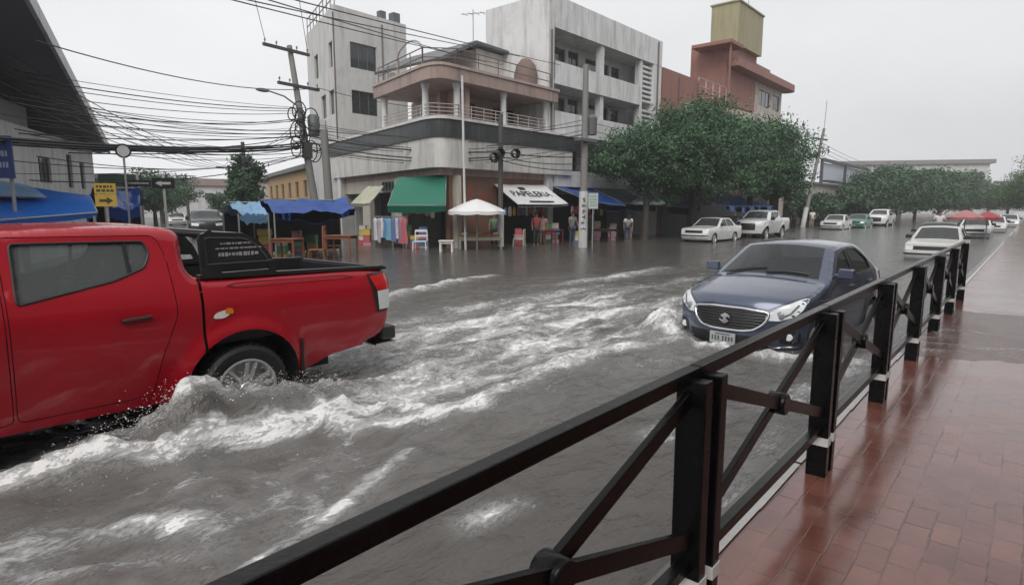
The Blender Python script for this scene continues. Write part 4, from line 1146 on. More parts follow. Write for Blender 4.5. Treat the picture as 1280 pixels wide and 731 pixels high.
railing(cb, [(-19.4, 25.4), (-19.4, 18.8), tuple(lf(.9, .1, 0)[:2]), tuple(lf(5.7, .1, 0)[:2])], 7.62, .75, iron, 2, 1.1, .025)
a = MB(); A0 = lf(1.0, .05, 0); A1 = lf(3.6, .05, 0)
a.tube([(A0.x + (A1.x - A0.x) * k / 10, A0.y + (A1.y - A0.y) * k / 10, 8.35 + .55 * math.sin(math.pi * k / 10) ** .5) for k in range(11)], .04, 8); a.tube([(A0.x, A0.y, 7.6), (A0.x, A0.y, 8.4)], .04, 8); a.tube([(A1.x, A1.y, 7.6), (A1.x, A1.y, 8.4)], .04, 8)
a.build('arch_frame', pale_iron, cb, smooth=50)
# roof room with lean-to
rr = MB(); rr.box2((-27, 23.3, 7.6), (-22.6, 28.4, 9.75)); rr.build('roof_room', mat('roof_room_wall', (.52, .50, .47), .6, .12, 1, stain=.5), cb)
rr = MB(); rr.slab([(23.0, 9.85), (28.9, 9.75), (28.9, 9.87), (22.9, 10.0), (20.4, 8.75), (20.45, 8.63)], (-22.2, 0, 0), (0, 1, 0), (0, 0, 1), -5.2); rr.build('roof', roof_grey, cb)
rr = MB(); rr.lathe([(.55, 7.6), (.62, 8.4), (.5, 8.9), (.25, 9.2), (.0, 9.28)], (-20.7, 25.0, 0), 18); rr.build('clay_oven', mat('clay', (.17, .12, .10), .8, .3, 2), cb, smooth=50)
rr = MB(); rr.box((-21.6, 25.7, 9.9), (.35, .35, 1.3)); rr.box((-21.6, 25.7, 10.6), (.55, .55, .1)); rr.build('chimney', cream_wall, cb)

# ---------------------------------------------------------------- grey white apartment block behind the corner
ap = thing('apartment_block', 'plain grey white four storey block behind the corner, dark square windows', 'building', (-33, 23, -.3))
AC = Vector((-31.1, 20.5, 0)); AR = fr(AC, (0, 1, 0), (1, 0, 0)); AL = fr(AC, (-.95, .32, 0), (-.32, -.95, 0))
hr = [(1.0, 2.9, 9.75, 11.2), (1.0, 2.9, 7.15, 8.5), (1.2, 2.6, 4.6, 5.7)]
hl = [(.5, 1.5, 9.75, 11.2), (4.2, 5.2, 9.75, 11.2), (.5, 1.8, 7.1, 8.5), (2.6, 3.8, 7.1, 8.5), (.5, 1.8, 4.2, 5.6), (2.6, 3.8, 4.2, 5.6)]
w = MB(); w.wall(5.2, -.3, 13.0, hr, .3, AR); w.wall(7.2, -.3, 13.0, hl, .3, AL, .3)
bl = AL @ Vector((7.2, 0, 0)); br = AR @ Vector((5.2, 0, 0))
w.prism([(br.x - .3, br.y), (br.x, br.y), (bl.x + 2, bl.y + 5), (bl.x, bl.y), (bl.x + .3, bl.y), (bl.x + 2, bl.y + 4.5)], -.3, 12.99)
w.build('wall', grey_wall, ap)
MB().prism([(AC.x - .35, AC.y + .2), (br.x - .35, br.y - .1), (bl.x + 2, bl.y + 4.5), (bl.x + .35, bl.y + .1)], 12.2, 12.5).build('roof', roof_grey, ap)
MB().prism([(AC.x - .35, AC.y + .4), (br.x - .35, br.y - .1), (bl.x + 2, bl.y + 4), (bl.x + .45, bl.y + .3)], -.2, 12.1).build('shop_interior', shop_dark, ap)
for h in hr: win(ap, AR, *h, -.15, 2)
for h in hl: win(ap, AL, *h, -.15, 1)
railing(ap, [tuple(AL @ Vector((7.2, -.1, 0)))[:2], tuple(AL @ Vector((.2, -.1, 0)))[:2]], 13.0, 1.0, iron, 2, .8, .03)
a = MB(); a.tube([tuple(AL @ Vector((.05, .06, 4))), tuple(AL @ Vector((.05, .06, 12.6)))], .05, 6); a.build('drain_pipe', iron, ap)
a = MB(); p = AR @ Vector((4.7, -.5, 0)); a.box((p.x, p.y, 13.3), (.5, .5, .7)); a.build('water_heater', roof_grey, ap); MB().box((p.x, p.y - 1, 13.25), (.4, .4, .6)).build('water_heater', roof_grey, ap)

# ---------------------------------------------------------------- white modern building
wb = thing('white_building', 'tall white three storey building with rounded balconies and a deep parapet', 'building', (-21, 31, -.3))
w = MB()
w.box2((25.4, -4.4, 10.78), (37.6, 0, 12.35), MF)
w.box2((25.4, -4.4, -.3), (25.85, .0, 10.778), MF)
w.box2((36.5, -4.4, -.3), (37.6, -.02, 10.778), MF)
w.build('parapet', white_wall, wb)
H3 = [(26.1, 28.9, 8.6, 10.45), (29.15, 30.2, 8.0, 10.5), (30.9, 33.5, 8.6, 10.4), (33.8, 34.8, 8.1, 10.4)]
H2 = [(26.1, 28.9, 6.1, 7.8), (29.15, 30.2, 5.5, 7.85), (30.9, 33.5, 6.1, 7.8), (33.8, 34.8, 5.6, 7.8)]
H1 = [(26.5, 28.5, 3.6, 4.9), (29.2, 30.2, 2.9, 5.0), (31.2, 33.4, 3.6, 4.9), (26.4, 30.8, -.3, 2.4), (31.4, 36, -.3, 2.4)]
BK = MF @ Matrix.Translation((0, -1.5, 0))
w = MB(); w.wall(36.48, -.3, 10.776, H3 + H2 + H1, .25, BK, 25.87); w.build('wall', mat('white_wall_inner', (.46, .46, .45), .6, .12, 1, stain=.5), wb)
for h in H3 + H2 + H1[:3]: win(wb, BK, *h, -.12, 1)
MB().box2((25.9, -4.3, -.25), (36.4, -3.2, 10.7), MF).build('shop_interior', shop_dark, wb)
def balcony(z0, z1, e=35.6):
    p = [(25.87, -1.49), (25.87, .04)]
    for k in range(9): t = math.pi / 2 * k / 8; p.append((e - 1.2 + 1.2 * math.sin(t), .04 - 1.1 * (1 - math.cos(t))))
    p.append((e, -1.49))
    M = MF
    b = MB(); b.prism(p, z0, z0 + .18, M); f = p[1:-1]
    b.grid([[(x, y, z0 + .18) for x, y in f], [(x, y, z1) for x, y in f], [(x, y - .14, z1) for x, y in f], [(x, y - .14, z0 + .18) for x, y in f]], M)
    b.build('balcony', white_wall, wb)
balcony(8.0, 9.15); balcony(5.45, 6.65); balcony(2.75, 3.6, 36)
for x in (30.4, 34.9): MB().box2((x, -.45, 5.2), (x + .35, -.1, 10.776), MF).build('pillar', white_wall, wb)
for z0, z1 in ((8.3, 10.5), (5.6, 7.8)):
    w = MB(); z = z0
    while z < z1: w.box2((35.3, -.5, z), (36.48, -.1, z + .13), MF); z += .30
    w.build('louvre', white_wall, wb)
w = MB(); w.box2((36.0, -3, 12.35), (36.8, -1.5, 13.1), MF); w.build('roof_hatch', grey_wall, wb)

# ---------------------------------------------------------------- red brick building with olive tank tower
rb = thing('brick_building', 'red brick building with a square olive water tower on its roof', 'building', (-21, 52, -.3))
w = MB(); w.box2((37.8, -7, -.3), (43.6, 0, 10.8), MF); w.box2((43.62, -6.5, -.3), (49.4, -.4, 9.9), MF); w.box2((49.42, -5, -.3), (64, -1.2, 10.0), MF); w.build('wall', brick_red, rb)
w = MB(); w.box2((49.2, -3.4, 10.02), (56.0, -.4, 14.7), MF); w.build('tower_base', brick_red, rb)
w = MB(); w.box2((50.4, -2.3, 14.72), (56.0, .0, 18.0), MF); w.prism([(50.3, -2.4), (56.1, -2.4), (56.1, .1), (50.3, .1)], 18.0, 18.12, MF); w.build('water_tower', olive, rb)
w = MB(); w.box2((47.5, -2.6, 14.2), (50.2, .6, 14.45), MF); w.tube([MF @ Vector((48.0, .4, 10)), MF @ Vector((48.0, .4, 14.2))], .09, 8); w.build('landing', brick_red, rb)
w = MB(); w.box2((56.2, -4.5, 13.46), (61.5, -1.0, 14.6), MF); pr = [(49.5, .5)] + [(64.2 + .7 * math.sin(math.pi * k / 8), -.2 + .7 * math.cos(math.pi * k / 8)) for k in range(9)] + [(49.5, -3)]
w.prism(pr, 12.85, 13.45, MF); w.build('roof', mat('brick_roof', (.30, .15, .125), .7, .2, 2, stain=.6), rb)
w = MB(); w.wall(64.0, 10.0, 12.85, [(51.0, 52.6, 10.9, 12.3), (53.6, 56.6, 10.9, 12.3), (57.6, 60.6, 10.9, 12.3), (61.4, 63.4, 10.9, 12.3)], .2, MF @ Matrix.Translation((0, -.6, 0)), 49.6); w.build('upper_wall', cream_wall, rb)
for h in ((51.0, 52.6), (53.6, 56.6), (57.6, 60.6), (61.4, 63.4)): win(rb, MF @ Matrix.Translation((0, -.6, 0)), h[0], h[1], 10.9, 12.3, -.1, 2)
railing(rb, [(-19.7, 43.8), (-19.7, 49.0)], 9.9, 1.2, pale_iron, 2, 1.3, .04)
w = MB(); w.box2((49.5, -1.3, 5.0), (64, .2, 6.0), MF); w.box2((49.5, -1.3, 8.9), (64, .2, 9.6), MF); w.build('balcony', cream_wall, rb)

# ---------------------------------------------------------------- low shops farther along and far blocks
ls = thing('shop_row', 'low dark row of shops behind the trees farther along the street', 'building', (-22, 80, -.3))
w = MB(); hs = [(64.6 + 6 * k, 69.6 + 6 * k, -.3, 2.8) for k in range(9)]
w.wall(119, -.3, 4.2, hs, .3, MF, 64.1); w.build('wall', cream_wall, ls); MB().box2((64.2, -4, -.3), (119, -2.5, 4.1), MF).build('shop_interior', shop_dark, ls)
MB().box2((64.1, -9, 4.2), (119, .4, 4.45), MF).build('roof', roof_grey, ls)
bf = thing('billboard_frame', 'pale rooftop billboard in a dark steel frame beyond the leaning pole', 'billboard', (-19.5, 88, 4.4))
panel_m = mat('billboard_panel', (.50, .54, .60), .5, .08, 1)
w = MB()
for y in (78.5, 90, 104): w.bar((-19.6, y, 4.4), (-19.6, y, 7.2), .3, .3)
w.bar((-19.6, 78.5, 7.2), (-19.6, 104, 7.2), .3, .35); w.bar((-19.6, 78.5, 4.75), (-19.6, 104, 4.75), .25, .3); w.build('steel_frame', mat('steel_dark', (.06, .065, .07), .5), bf)
MB().box2((-19.9, 78.9, 5.0), (-19.8, 89.7, 6.95)).build('panel', panel_m, bf); MB().box2((-19.9, 90.3, 5.0), (-19.8, 103.6, 6.95)).build('panel', panel_m, bf)
fb = thing('far_building', 'long pale flat roofed building rising above the distant trees', 'building', (-20, 215, -.3))
FBM = fr((-42, 190, 0), (1, .55, 0), (.55, -1, 0))
w = MB(); w.wall(36, -.3, 13.2, [(2 + 4.2 * k, 5 + 4.2 * k, 8.5, 11) for k in range(8)] + [(2 + 4.2 * k, 5 + 4.2 * k, 3.5, 6) for k in range(8)], .4, FBM); w.build('wall', grey_wall, fb)
MB().box2((-.5, -14, 13.2), (37, .8, 14.3), FBM).build('roof', mat('far_roof', (.20, .19, .18), .6), fb); MB().box2((.4, -13, -.3), (36, -1.5, 13.1), FBM).build('shop_interior', shop_dark, fb)
fb2 = thing('pale_house', 'small pale house far down the street left of the rightmost trees', 'building', (-6, 210, -.3))
w = MB(); w.box2((-9, 205, -.3), (-4.5, 214, 8)); w.build('wall', grey_wall, fb2); MB().box2((-9.3, 204.6, 8), (-4.2, 214.4, 8.4)).build('roof', roof_grey, fb2)
w = MB()
for z in (2.2, 5.2):
    for x in (-8.3, -6.2): w.box2((x, 204.95, z), (x + 1.1, 205.02, z + 1.5))
w.build('window', win_dark, fb2)
fb3 = thing('low_house', 'low white house between the billboard and the distant trees', 'building', (-19, 112, -.3))
w = MB(); w.box2((119.3, -9, -.3), (140, -.5, 6.2), MF); w.build('wall', grey_wall, fb3); MB().box2((119.2, -9.3, 6.2), (140.3, -.2, 6.6), MF).build('roof', roof_grey, fb3)
w = MB()
for k in range(4): w.box2((121 + 5 * k, -.52, 3.4), (123.5 + 5 * k, -.46, 5.2), MF)
w.build('window', win_dark, fb3)

# ---------------------------------------------------------------- left near market building with the dark overhanging roof
lm = thing('market_building', 'white walled building at the left under a huge dark sloping roof overhang', 'building', (-22, 2, -.3))
L0 = Vector((-18.3, 3.75, 0)); e1 = Vector((-.935, .354, 0)).normalized(); e2 = Vector((-.354, -.935, 0)).normalized()
def lp(a, b, z): q = L0 + e1 * a + e2 * b; return (q.x, q.y, z)
def zr(a): return 6.45 - 2.3 * a / 15.5
v = []
for (a, b) in ((-6, 0), (15.5, 0), (15.5, 9), (-6, 9)): v += [lp(a, b, zr(a)), lp(a, b, zr(a) + .3)]
MB().add(v, [(0, 2, 4, 6), (1, 7, 5, 3), (0, 1, 3, 2), (2, 3, 5, 4), (4, 5, 7, 6), (6, 7, 1, 0)]).build('roof', mat('overhang_soffit', (.13, .135, .145), .55, .2, 1.5, stain=.4, stain_col=(.12, .12, .12)), lm)
w = MB(); w.bar(lp(-6, -.06, zr(-6) + .16), lp(15.5, -.06, zr(15.5) + .16), .10, .40); w.build('roof_edge', mat('roof_edge_white', (.50, .50, .50), .5, .1, 3, stain=.5), lm)
MLW = fr((-21.2, 2.6, 0), (-.88, .475, 0), (.475, .88, 0))
w = MB(); w.wall(12.2, -.3, 4.25, [(0, 4, -.3, 2.0), (1, 3, 2.6, 3.5), (5.6, 6.8, 2.5, 3.4), (8.6, 9.2, 2.4, 3.7), (10.2, 10.8, 2.4, 3.5)], .25, MLW, -6.0); w.build('wall', white_wall, lm)
for h in ((1, 3, 2.6, 3.5), (5.6, 6.8, 2.5, 3.4), (8.6, 9.2, 2.4, 3.7), (10.2, 10.8, 2.4, 3.5)): win(lm, MLW, *h, -.1, 2)
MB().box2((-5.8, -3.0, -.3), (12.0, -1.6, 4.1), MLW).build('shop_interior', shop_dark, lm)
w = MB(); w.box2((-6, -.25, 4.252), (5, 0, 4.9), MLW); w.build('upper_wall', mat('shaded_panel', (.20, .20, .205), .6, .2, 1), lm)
for a in (1.5, 7.5, 13.5):
    w = MB(); w.bar(lp(a, 2.2, -.3), lp(a, 2.2, zr(a) + .02), .2, .2); w.build('pillar', mat('pillar_grey', (.2, .2, .2), .6), lm)
wt = thing('water_tank', 'round grey tank on the roof behind the dark overhang', 'water tank', lp(13, 4.5, zr(13) + .3))
w = MB(); p = lp(13.5, 2.4, zr(13.5) + .31); w.lathe([(.85, 0), (.85, 1.9), (.7, 2.15), (.0, 2.2)], p, 18); w.build('tank', mat('tank_grey', (.26, .265, .27), .5), wt, smooth=40)

# side street houses
def house(name, label, a, b, depth, h, wm_, roof=None, nwin=3, flip=1):
    """front wall from a to b, depth behind"""
    t = thing(name, label, 'building', ((a[0] + b[0]) / 2, (a[1] + b[1]) / 2, -.3))
    d = Vector((b[0] - a[0], b[1] - a[1], 0)); n = Vector((d.y, -d.x, 0)).normalized() * flip; M = fr((a[0], a[1], 0), d, n); L = d.length
    holes = []; k = nwin
    for i in range(k):
        x = L * (i + .5) / k; holes.append((x - .6, x + .6, h * .55, h * .55 + 1.2))
    w = MB(); w.wall(L, -.3, h, holes, .3, M); w.box2((0, -depth, -.3), (.3, -.3, h), M); w.box2((L - .3, -depth, -.3), (L, -.3, h), M); w.box2((.3, -depth, -.3), (L - .3, -depth + .3, h), M); w.build('wall', wm_, t)
    for q in holes: win(t, M, *q, -.12, 1)
    MB().box2((.35, -depth + .4, -.2), (L - .35, -1.2, h - .2), M).build('interior', shop_dark, t)
    if roof == 'pitch':
        r = MB(); r.slab([(.4, h - .05), (.4, h + .1), (-depth / 2, h + 1.5), (-depth - .4, h + .1), (-depth - .4, h - .05)], M @ Vector((-.3, 0, 0)), n, (0, 0, 1), -flip * (L + .6)); o = r.build('roof', mat('tile_roof', (.105, .062, .05), .6, .3, 3, bump=.4), t)
    else: MB().box2((-.2, -depth - .2, h), (L + .2, .4, h + .3), M).build('roof', roof_grey, t)
    return t
ochre = mat('ochre_wall', (.42, .27, .12), .65, .15, 1.5, stain=.5)
house('ochre_house', 'low ochre walled building behind the main utility pole', (-38.5, 22.9), (-55, 28.4), 3.2, 4.3, ochre, None, 6, -1)
house('grey_house', 'dark grey house with sloping roofs rising behind the ochre building', (-43.5, 28.6), (-54, 32.1), 8, 5.2, mat('grey_house_wall', (.20, .19, .185), .7, .25, 1, stain=.6), 'pitch', 3, -1)
house('tile_roof_house', 'long brown tile roofed house in the side street', (-57, 29.2), (-76, 35.5), 10, 4.3, cream_wall, 'pitch', 5, -1)
house('green_shop', 'dull green shop along the left side of the side street', (-44, 12.6), (-62, 18.6), 9, 3.4, mat('green_shop_wall', (.13, .19, .16), .65, .2, 1, stain=.5), None, 4, 1)
house('end_house', 'pale house closing the far end of the side street', (-118, 38), (-114, 54), 8, 5.5, grey_wall, 'pitch', 4)

# unseen building added on the near side to darken reflections in the vehicles
nb = thing('added_near_building', 'unseen beige shop building added beyond the right edge to darken reflections in the vehicles', 'building', (8, 10, 0))
NB = fr((5.6, 0, 0), (0, 1, 0), (-1, 0, 0))
w = MB(); w.wall(46, 0, 9.5, [(-34 + 7 * k, -29.5 + 7 * k, 0.02, 2.8) for k in range(11)] + [(-33.5 + 7 * k, -30 + 7 * k, 4.6, 6.4) for k in range(11)], .3, NB, -36); w.build('wall', mat('near_wall', (.30, .27, .23), .7, .15, 1, stain=.6), nb)
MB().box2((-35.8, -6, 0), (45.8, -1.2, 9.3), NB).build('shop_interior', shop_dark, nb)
MB().box2((-36.2, -6.2, 9.5), (46.2, .5, 9.9), NB).build('roof', roof_grey, nb)
for k in range(11): win(nb, NB, -33.5 + 7 * k, -30 + 7 * k, 4.6, 6.4, -.15, 2)

# air conditioners, conduits and dark panels for shaded shop fronts
ac_m = mat('air_con', (.46, .46, .45), .5, .1, 4, stain=.4)
def aircon(par, M, s, z, d=.03):
    b = MB(); b.box((s, d + .17, z), (.85, .32, .6), M); o = b.build('air_conditioner', ac_m, par, bevel=.02)
    b = MB(); p = M @ Vector((s - .1, d + .335, z)); ax = (M.to_3x3() @ Vector((1, 0, 0))); b.tube([p + ax * (.22 * math.cos(2 * math.pi * k / 16)) + Vector((0, 0, .22 * math.sin(2 * math.pi * k / 16))) for k in range(17)], .015, 5)
    for k in range(5): q = M @ Vector((s - .1, d + .335, z - .16 + .08 * k)); b.bar(q - ax * .2, q + ax * .2, .01, .012)
    b.build('fan_grille', iron, o)
aircon(ap, AR, 3.9, 9.6); aircon(ap, AL, 3.2, 6.7); aircon(wb, BK, 30.55, 9.5, -.0); aircon(wb, BK, 33.62, 6.6, .0); aircon(rb, MF, 41.5, 8.6); aircon(cb, LU, 4.6, 6.3)
for (M_, s_, z0_, z1_, par_) in ((AR, 3.3, 3.0, 12.6, ap), (MF, 37.0, 3.0, 12.2, wb), (MF, 25.6, 5.6, 10.6, wb), (MF, 40.2, 3.2, 10.5, rb), (MF, 43.2, 3.2, 10.6, rb)):
    MB().tube([M_ @ Vector((s_, .05, z0_)), M_ @ Vector((s_, .05, z1_))], .05, 6).build('drain_pipe', iron, par_, smooth=60)
for k in range(6):
    b = MB(); s0_ = 38.1 + 4.3 * k; d0 = .03 if s0_ < 43 else (-.37 if s0_ < 49 else -1.17); b.box2((s0_, d0 - .02, -.3), (s0_ + 3.7, d0 + .03, 2.9), MF); b.build('shop_shade_panel', mat('shop_shade_dark', (.035, .035, .038), .6, .3, 3), rb)  # flat dark panel paints the shade of open shop fronts on the brick

# ================================================================== TREES
def leaf_mat(name, c0, c1):
    m = bpy.data.materials.new(name); m.use_nodes = True; nt = m.node_tree; n = nt.nodes; L = nt.links; b = n['Principled BSDF']
    tc = n.new('ShaderNodeTexCoord'); q = n.new('ShaderNodeTexNoise'); q.inputs['Scale'].default_value = .9; q.inputs['Detail'].default_value = 3; L.new(tc.outputs['Object'], q.inputs['Vector'])
    q2 = n.new('ShaderNodeTexNoise'); q2.inputs['Scale'].default_value = 3.5; L.new(tc.outputs['Object'], q2.inputs['Vector'])
    ad = n.new('ShaderNodeMath'); ad.operation = 'ADD'; L.new(q.outputs['Fac'], ad.inputs[0]); L.new(q2.outputs['Fac'], ad.inputs[1])
    rp = n.new('ShaderNodeMapRange'); rp.inputs[1].default_value = .7; rp.inputs[2].default_value = 1.3; L.new(ad.outputs[0], rp.inputs[0])
    mx = n.new('ShaderNodeMix'); mx.data_type = 'RGBA'; mx.inputs[6].default_value = c0 + (1,); mx.inputs[7].default_value = c1 + (1,); L.new(rp.outputs[0], mx.inputs[0])
    L.new(mx.outputs[2], b.inputs['Base Color']); b.inputs['Roughness'].default_value = .6; b.inputs['Specular IOR Level'].default_value = .25
    return m
leaf_a = leaf_mat('wet_leaves', (.028, .072, .038), (.105, .19, .095))
leaf_b = leaf_mat('far_leaves', (.028, .062, .034), (.085, .15, .078))
leaf_c = leaf_mat('bright_leaves', (.030, .075, .022), (.075, .15, .05))
bark = mat('bark', (.055, .047, .040), .7, .3, 6, bump=.6, bscale=15)

def tree(name, label, base, lobes, n, leaf, lm_, trunk_r=.22, group=None, seed=0, gap=.35):
    """lobes: (dx,dy,z,rx,ry,rz) ellipsoids; leaves gathered in clumps near their shells"""
    rg = np.random.default_rng(seed); bx, by, bz = base
    t = thing(name, label, 'tree', base, 0, group)
    fork = min(l[2] - l[5] * .5 for l in lobes)
    tb = MB(); top = Vector((bx + rg.normal(0, .1), by + rg.normal(0, .1), max(fork, bz + 1)))
    tb.tube([(bx, by, bz), (bx + .05, by - .03, bz + (top.z - bz) * .5), top], [trunk_r * 1.25, trunk_r, trunk_r * .8], 10)
    for (dx, dy, z, rx, ry, rz) in lobes:
        for k in range(2):
            e = Vector((bx + dx + rg.normal(0, rx * .35), by + dy + rg.normal(0, ry * .35), z + rg.uniform(-.1, .5) * rz))
            mid = (top + e) / 2 + Vector((0, 0, .15 * rz)); tb.tube([top, mid, e], [trunk_r * .55, trunk_r * .32, trunk_r * .1], 6)
    tb.build('trunk', bark, t, smooth=60)
    P = []
    vol = [l[3] * l[4] * l[5] for l in lobes]; tv = sum(vol)
    for l, vv in zip(lobes, vol):
        m = int(n * vv / tv); nc = max(14, int(m / 95))
        d = rg.normal(size=(nc, 3)); d /= np.linalg.norm(d, axis=1)[:, None]
        r = rg.uniform(.45, 1.22, nc) ** .7
        c = d * r[:, None] * np.array([l[3], l[4], l[5]])
        keep = rg.uniform(size=nc) > gap * .5 * (d[:, 2] < -.3)
        c = c[keep]; nc = len(c)
        cs = rg.uniform(.09, .27, nc) * min(l[3], l[5]) + leaf * .8
        k = rg.integers(0, nc, m)
        p = c[k] + np.clip(rg.normal(size=(m, 3)), -1.7, 1.7) * cs[k][:, None] * np.array([1, 1, .62]) + np.array([bx + l[0], by + l[1], l[2]])
        P.append(p)
    P = np.concatenate(P); m = len(P)
    nz = rg.normal(size=(m, 3)) + np.array([0, 0, .8]); nz /= np.linalg.norm(nz, axis=1)[:, None]
    u = np.cross(nz, rg.normal(size=(m, 3))); u /= np.linalg.norm(u, axis=1)[:, None]; v = np.cross(nz, u)
    s = leaf * rg.uniform(.6, 1.3, m)[:, None]
    a = P - u * s; b = P + v * s * .45 + nz * s * .08; c_ = P + u * s; d_ = P - v * s * .45 + nz * s * .08
    co = np.stack([a, b, c_, d_], 1).reshape(-1, 3) - np.array([bx, by, bz])
    me = bpy.data.meshes.new('crown'); idx = np.arange(m * 4).reshape(-1, 4)
    me.from_pydata(co.tolist(), [], idx.tolist()); me.update(); me.materials.append(lm_)
    o = bpy.data.objects.new('crown', me); COL.objects.link(o); o.parent = t
    return t
GT = 'street trees along the far kerb'
tree('street_tree', 'dark green tree left of the white hatchback, in front of the white building', (-16.6, 30.6, -.4),
     [(0, 0, 4.5, 2.2, 2.0, 1.5), (-.6, -1.2, 4.2, 1.8, 1.6, 1.2), (.5, 1.2, 3.1, 1.6, 1.7, 1.1), (.8, 2.0, 5.2, 2, 2, 1.5)], 32000, .088, leaf_a, .2, GT, 1)
tree('street_tree', 'biggest broad dark green tree, in front of the red brick building', (-16.0, 35.5, -.4),
     [(0, 0, 5.5, 3.3, 3.4, 2.1), (-.5, 2.6, 5.2, 2.6, 2.8, 1.9), (.8, -2.2, 4.6, 2.5, 2.5, 1.7), (1.2, .2, 3.1, 2.3, 2.6, 1.1), (.4, 3.6, 3.7, 2.2, 2.6, 1.1), (0, 5.0, 4.6, 2.3, 2.4, 1.7), (1.0, -2.8, 2.7, 1.5, 1.6, .8), (.2, 1.2, 6.8, 2.0, 2.2, 1.2)], 52000, .094, leaf_a, .28, GT, 2)
tree('street_tree', 'dark green tree hanging over the white parked pickup', (-15.8, 44.5, -.4),
     [(0, 0, 5.4, 3.1, 3.5, 2.3), (.3, 3.6, 5.2, 2.7, 3.2, 2.2), (.6, -2.5, 4.0, 2.4, 2.8, 1.3), (.6, 4.0, 3.6, 2.2, 2.8, 1.2)], 40000, .11, leaf_a, .25, GT, 3)
far_l = ['farther street tree beside the leaning pole', 'hazy street tree behind the first distant parked cars', 'hazy street tree above the distant white pickup', 'hazy street tree in front of the long flat roofed building',
         'hazy street tree below the right half of the flat roofed building', 'low hazy tree at the right end of the distant tree row']
for i, (x, y, h, r) in enumerate(((-17.5, 68, 3.2, 2.0), (-16.5, 86, 5.0, 3.2), (-15, 96, 7.4, 5.2), (-14.5, 114, 8.2, 6.0), (-13.5, 134, 8.6, 6.5), (-12, 160, 8.0, 6.5))):
    tree('street_tree', far_l[i], (x, y, -.4), [(0, 0, h * .60, r, r * 1.5, h * .36), (.5, -r * .8, h * .5, r * .8, r * .9, h * .3), (.3, r * .9, h * .55, r * .8, r, h * .32), (.4, 0, h * .33, r * .9, r * 1.4, h * .2)], 11000, .20 + .02 * i, leaf_b, .22, GT, 10 + i)
far_r = ['bright green tree at the far right end of the street', 'green tree at the right photo edge beside the pavement', 'green tree filling the end of the street left of the rightmost trees', 'tall green tree rising behind the rightmost trees']
for i, (x, y, h, r) in enumerate(((-4.2, 150, 6.0, 3.4), (-1.0, 120, 6.3, 3.0), (-8.5, 178, 7.0, 4.5), (-.5, 165, 12.0, 4.2))):
    tree('street_tree', far_r[i], (x, y, -.2), [(0, 0, h * .62, r, r, h * .36), (-r * .5, -.5, h * .5, r * .7, r * .7, h * .25), (r * .6, .5, h * .5, r * .7, r * .7, h * .25)], 9000, .20, leaf_c, .22, 'trees at the end of the street', 20 + i)
for i, (x, y, h, r, lab) in enumerate(((-37.6, 17.9, 5.0, .95, 'small dusky bushy tree wrapped round the pole in the side street'), (-58, 19.5, 5.0, 2.6, 'green tree in the side street beside the parked cars'), (-72, 25.0, 5.6, 3.2, 'green tree deep in the side street'), (-90, 31.0, 6.5, 4, 'farthest tree of the side street'),
                                       (-66, 29.6, 3.6, 2.0, 'low green tree before the long tile roof'))):
    tree('side_tree', lab, (x, y, -.3), [(0, 0, h * .62, r, r, h * .3), (r * .5, -.3, h * .48, r * .75, r * .75, h * .22), (-r * .5, .3, h * .5, r * .75, r * .75, h * .24)], 7000, .13, leaf_b, .16, 'trees in the side street', 40 + i)

# ================================================================== POLES AND WIRES
conc = mat('pole_concrete', (.20, .195, .185), .7, .2, 2, bump=.3, stain=.5)
pole_dark = mat('pole_dark', (.065, .062, .06), .65, .3, 2, stain=.4)
steel = mat('galvanised', (.30, .31, .31), .45, .2, 3, metal=.3)
cable = mat('cable_black', (.012, .012, .013), .5)
porc = mat('insulator', (.16, .13, .12), .25)
white_pt = mat('white_pole_paint', (.56, .56, .55), .5, .2, 3, stain=.5)
def insul(par, p):
    b = MB(); b.lathe([(.015, 0), (.015, .08), (.05, .09), (.03, .13), (.05, .15), (.02, .2), (0, .22)], p, 8); b.build('insulator', porc, par, smooth=50)
P1B = Vector((-25.2, 15.5, -.4)); P1T = Vector((-27.1, 15.4, 9.1))
up1 = thing('utility_pole', 'leaning utility pole with two crossarms and a dark cable tangle at the side street corner', 'utility pole', P1B)
MB().tube([P1B, P1T], [.20, .12], 12).build('pole', conc, up1, smooth=60)
def at1(z): return P1B + (P1T - P1B) * ((z + .4) / 9.4)
XA = Vector((-.12, 1, 0)).normalized()
arms = []
for z, l0, l1 in ((8.75, -1.5, .95), (7.15, -1.05, 1.2)):
    c = at1(z) + Vector((.16, 0, 0)); a, b = c + XA * l0, c + XA * l1
    ao = MB().bar(a, b, .12, .13).build('crossarm', pole_dark, up1)
    for k in (.04, .28, .72, .96): q = a + (b - a) * k; insul(ao, (q.x, q.y, q.z + .065))
    arms.append((a, b))
cx = at1(5.1); b = MB(); r5 = random.Random(5)
for k in range(14):
    c = cx + Vector((r5.uniform(-.1, .35), r5.uniform(-.5, .6), r5.uniform(-1.0, 1.0))); rad = r5.uniform(.18, .38); tl = r5.uniform(-.5, .5)
    b.tube([c + Vector((.25 * math.sin(2 * math.pi * j / 12 + tl) * rad, math.cos(2 * math.pi * j / 12) * rad, math.sin(2 * math.pi * j / 12) * rad * 1.3)) for j in range(13)], .028, 5)
b.build('cable_coil', cable, up1, smooth=50)
b = MB(); b.lathe([(.0, -.5), (.26, -.48), (.28, .4), (.2, .5), (0, .52)], cx + Vector((.1, .5, .3)), 14); b.build('transformer', mat('transformer_grey', (.10, .105, .11), .5), up1, smooth=40)
b = MB(); b.box(cx + Vector((.35, -.05, -.9)), (.25, .4, .7)); b.build('junction_box', pole_dark, up1)
la = at1(6.2); b = MB(); b.tube([la, la + Vector((.3, -.9, .35)), la + Vector((.45, -1.7, .45))], .035, 6); ar = b.build('lamp_arm', steel, up1, smooth=60)
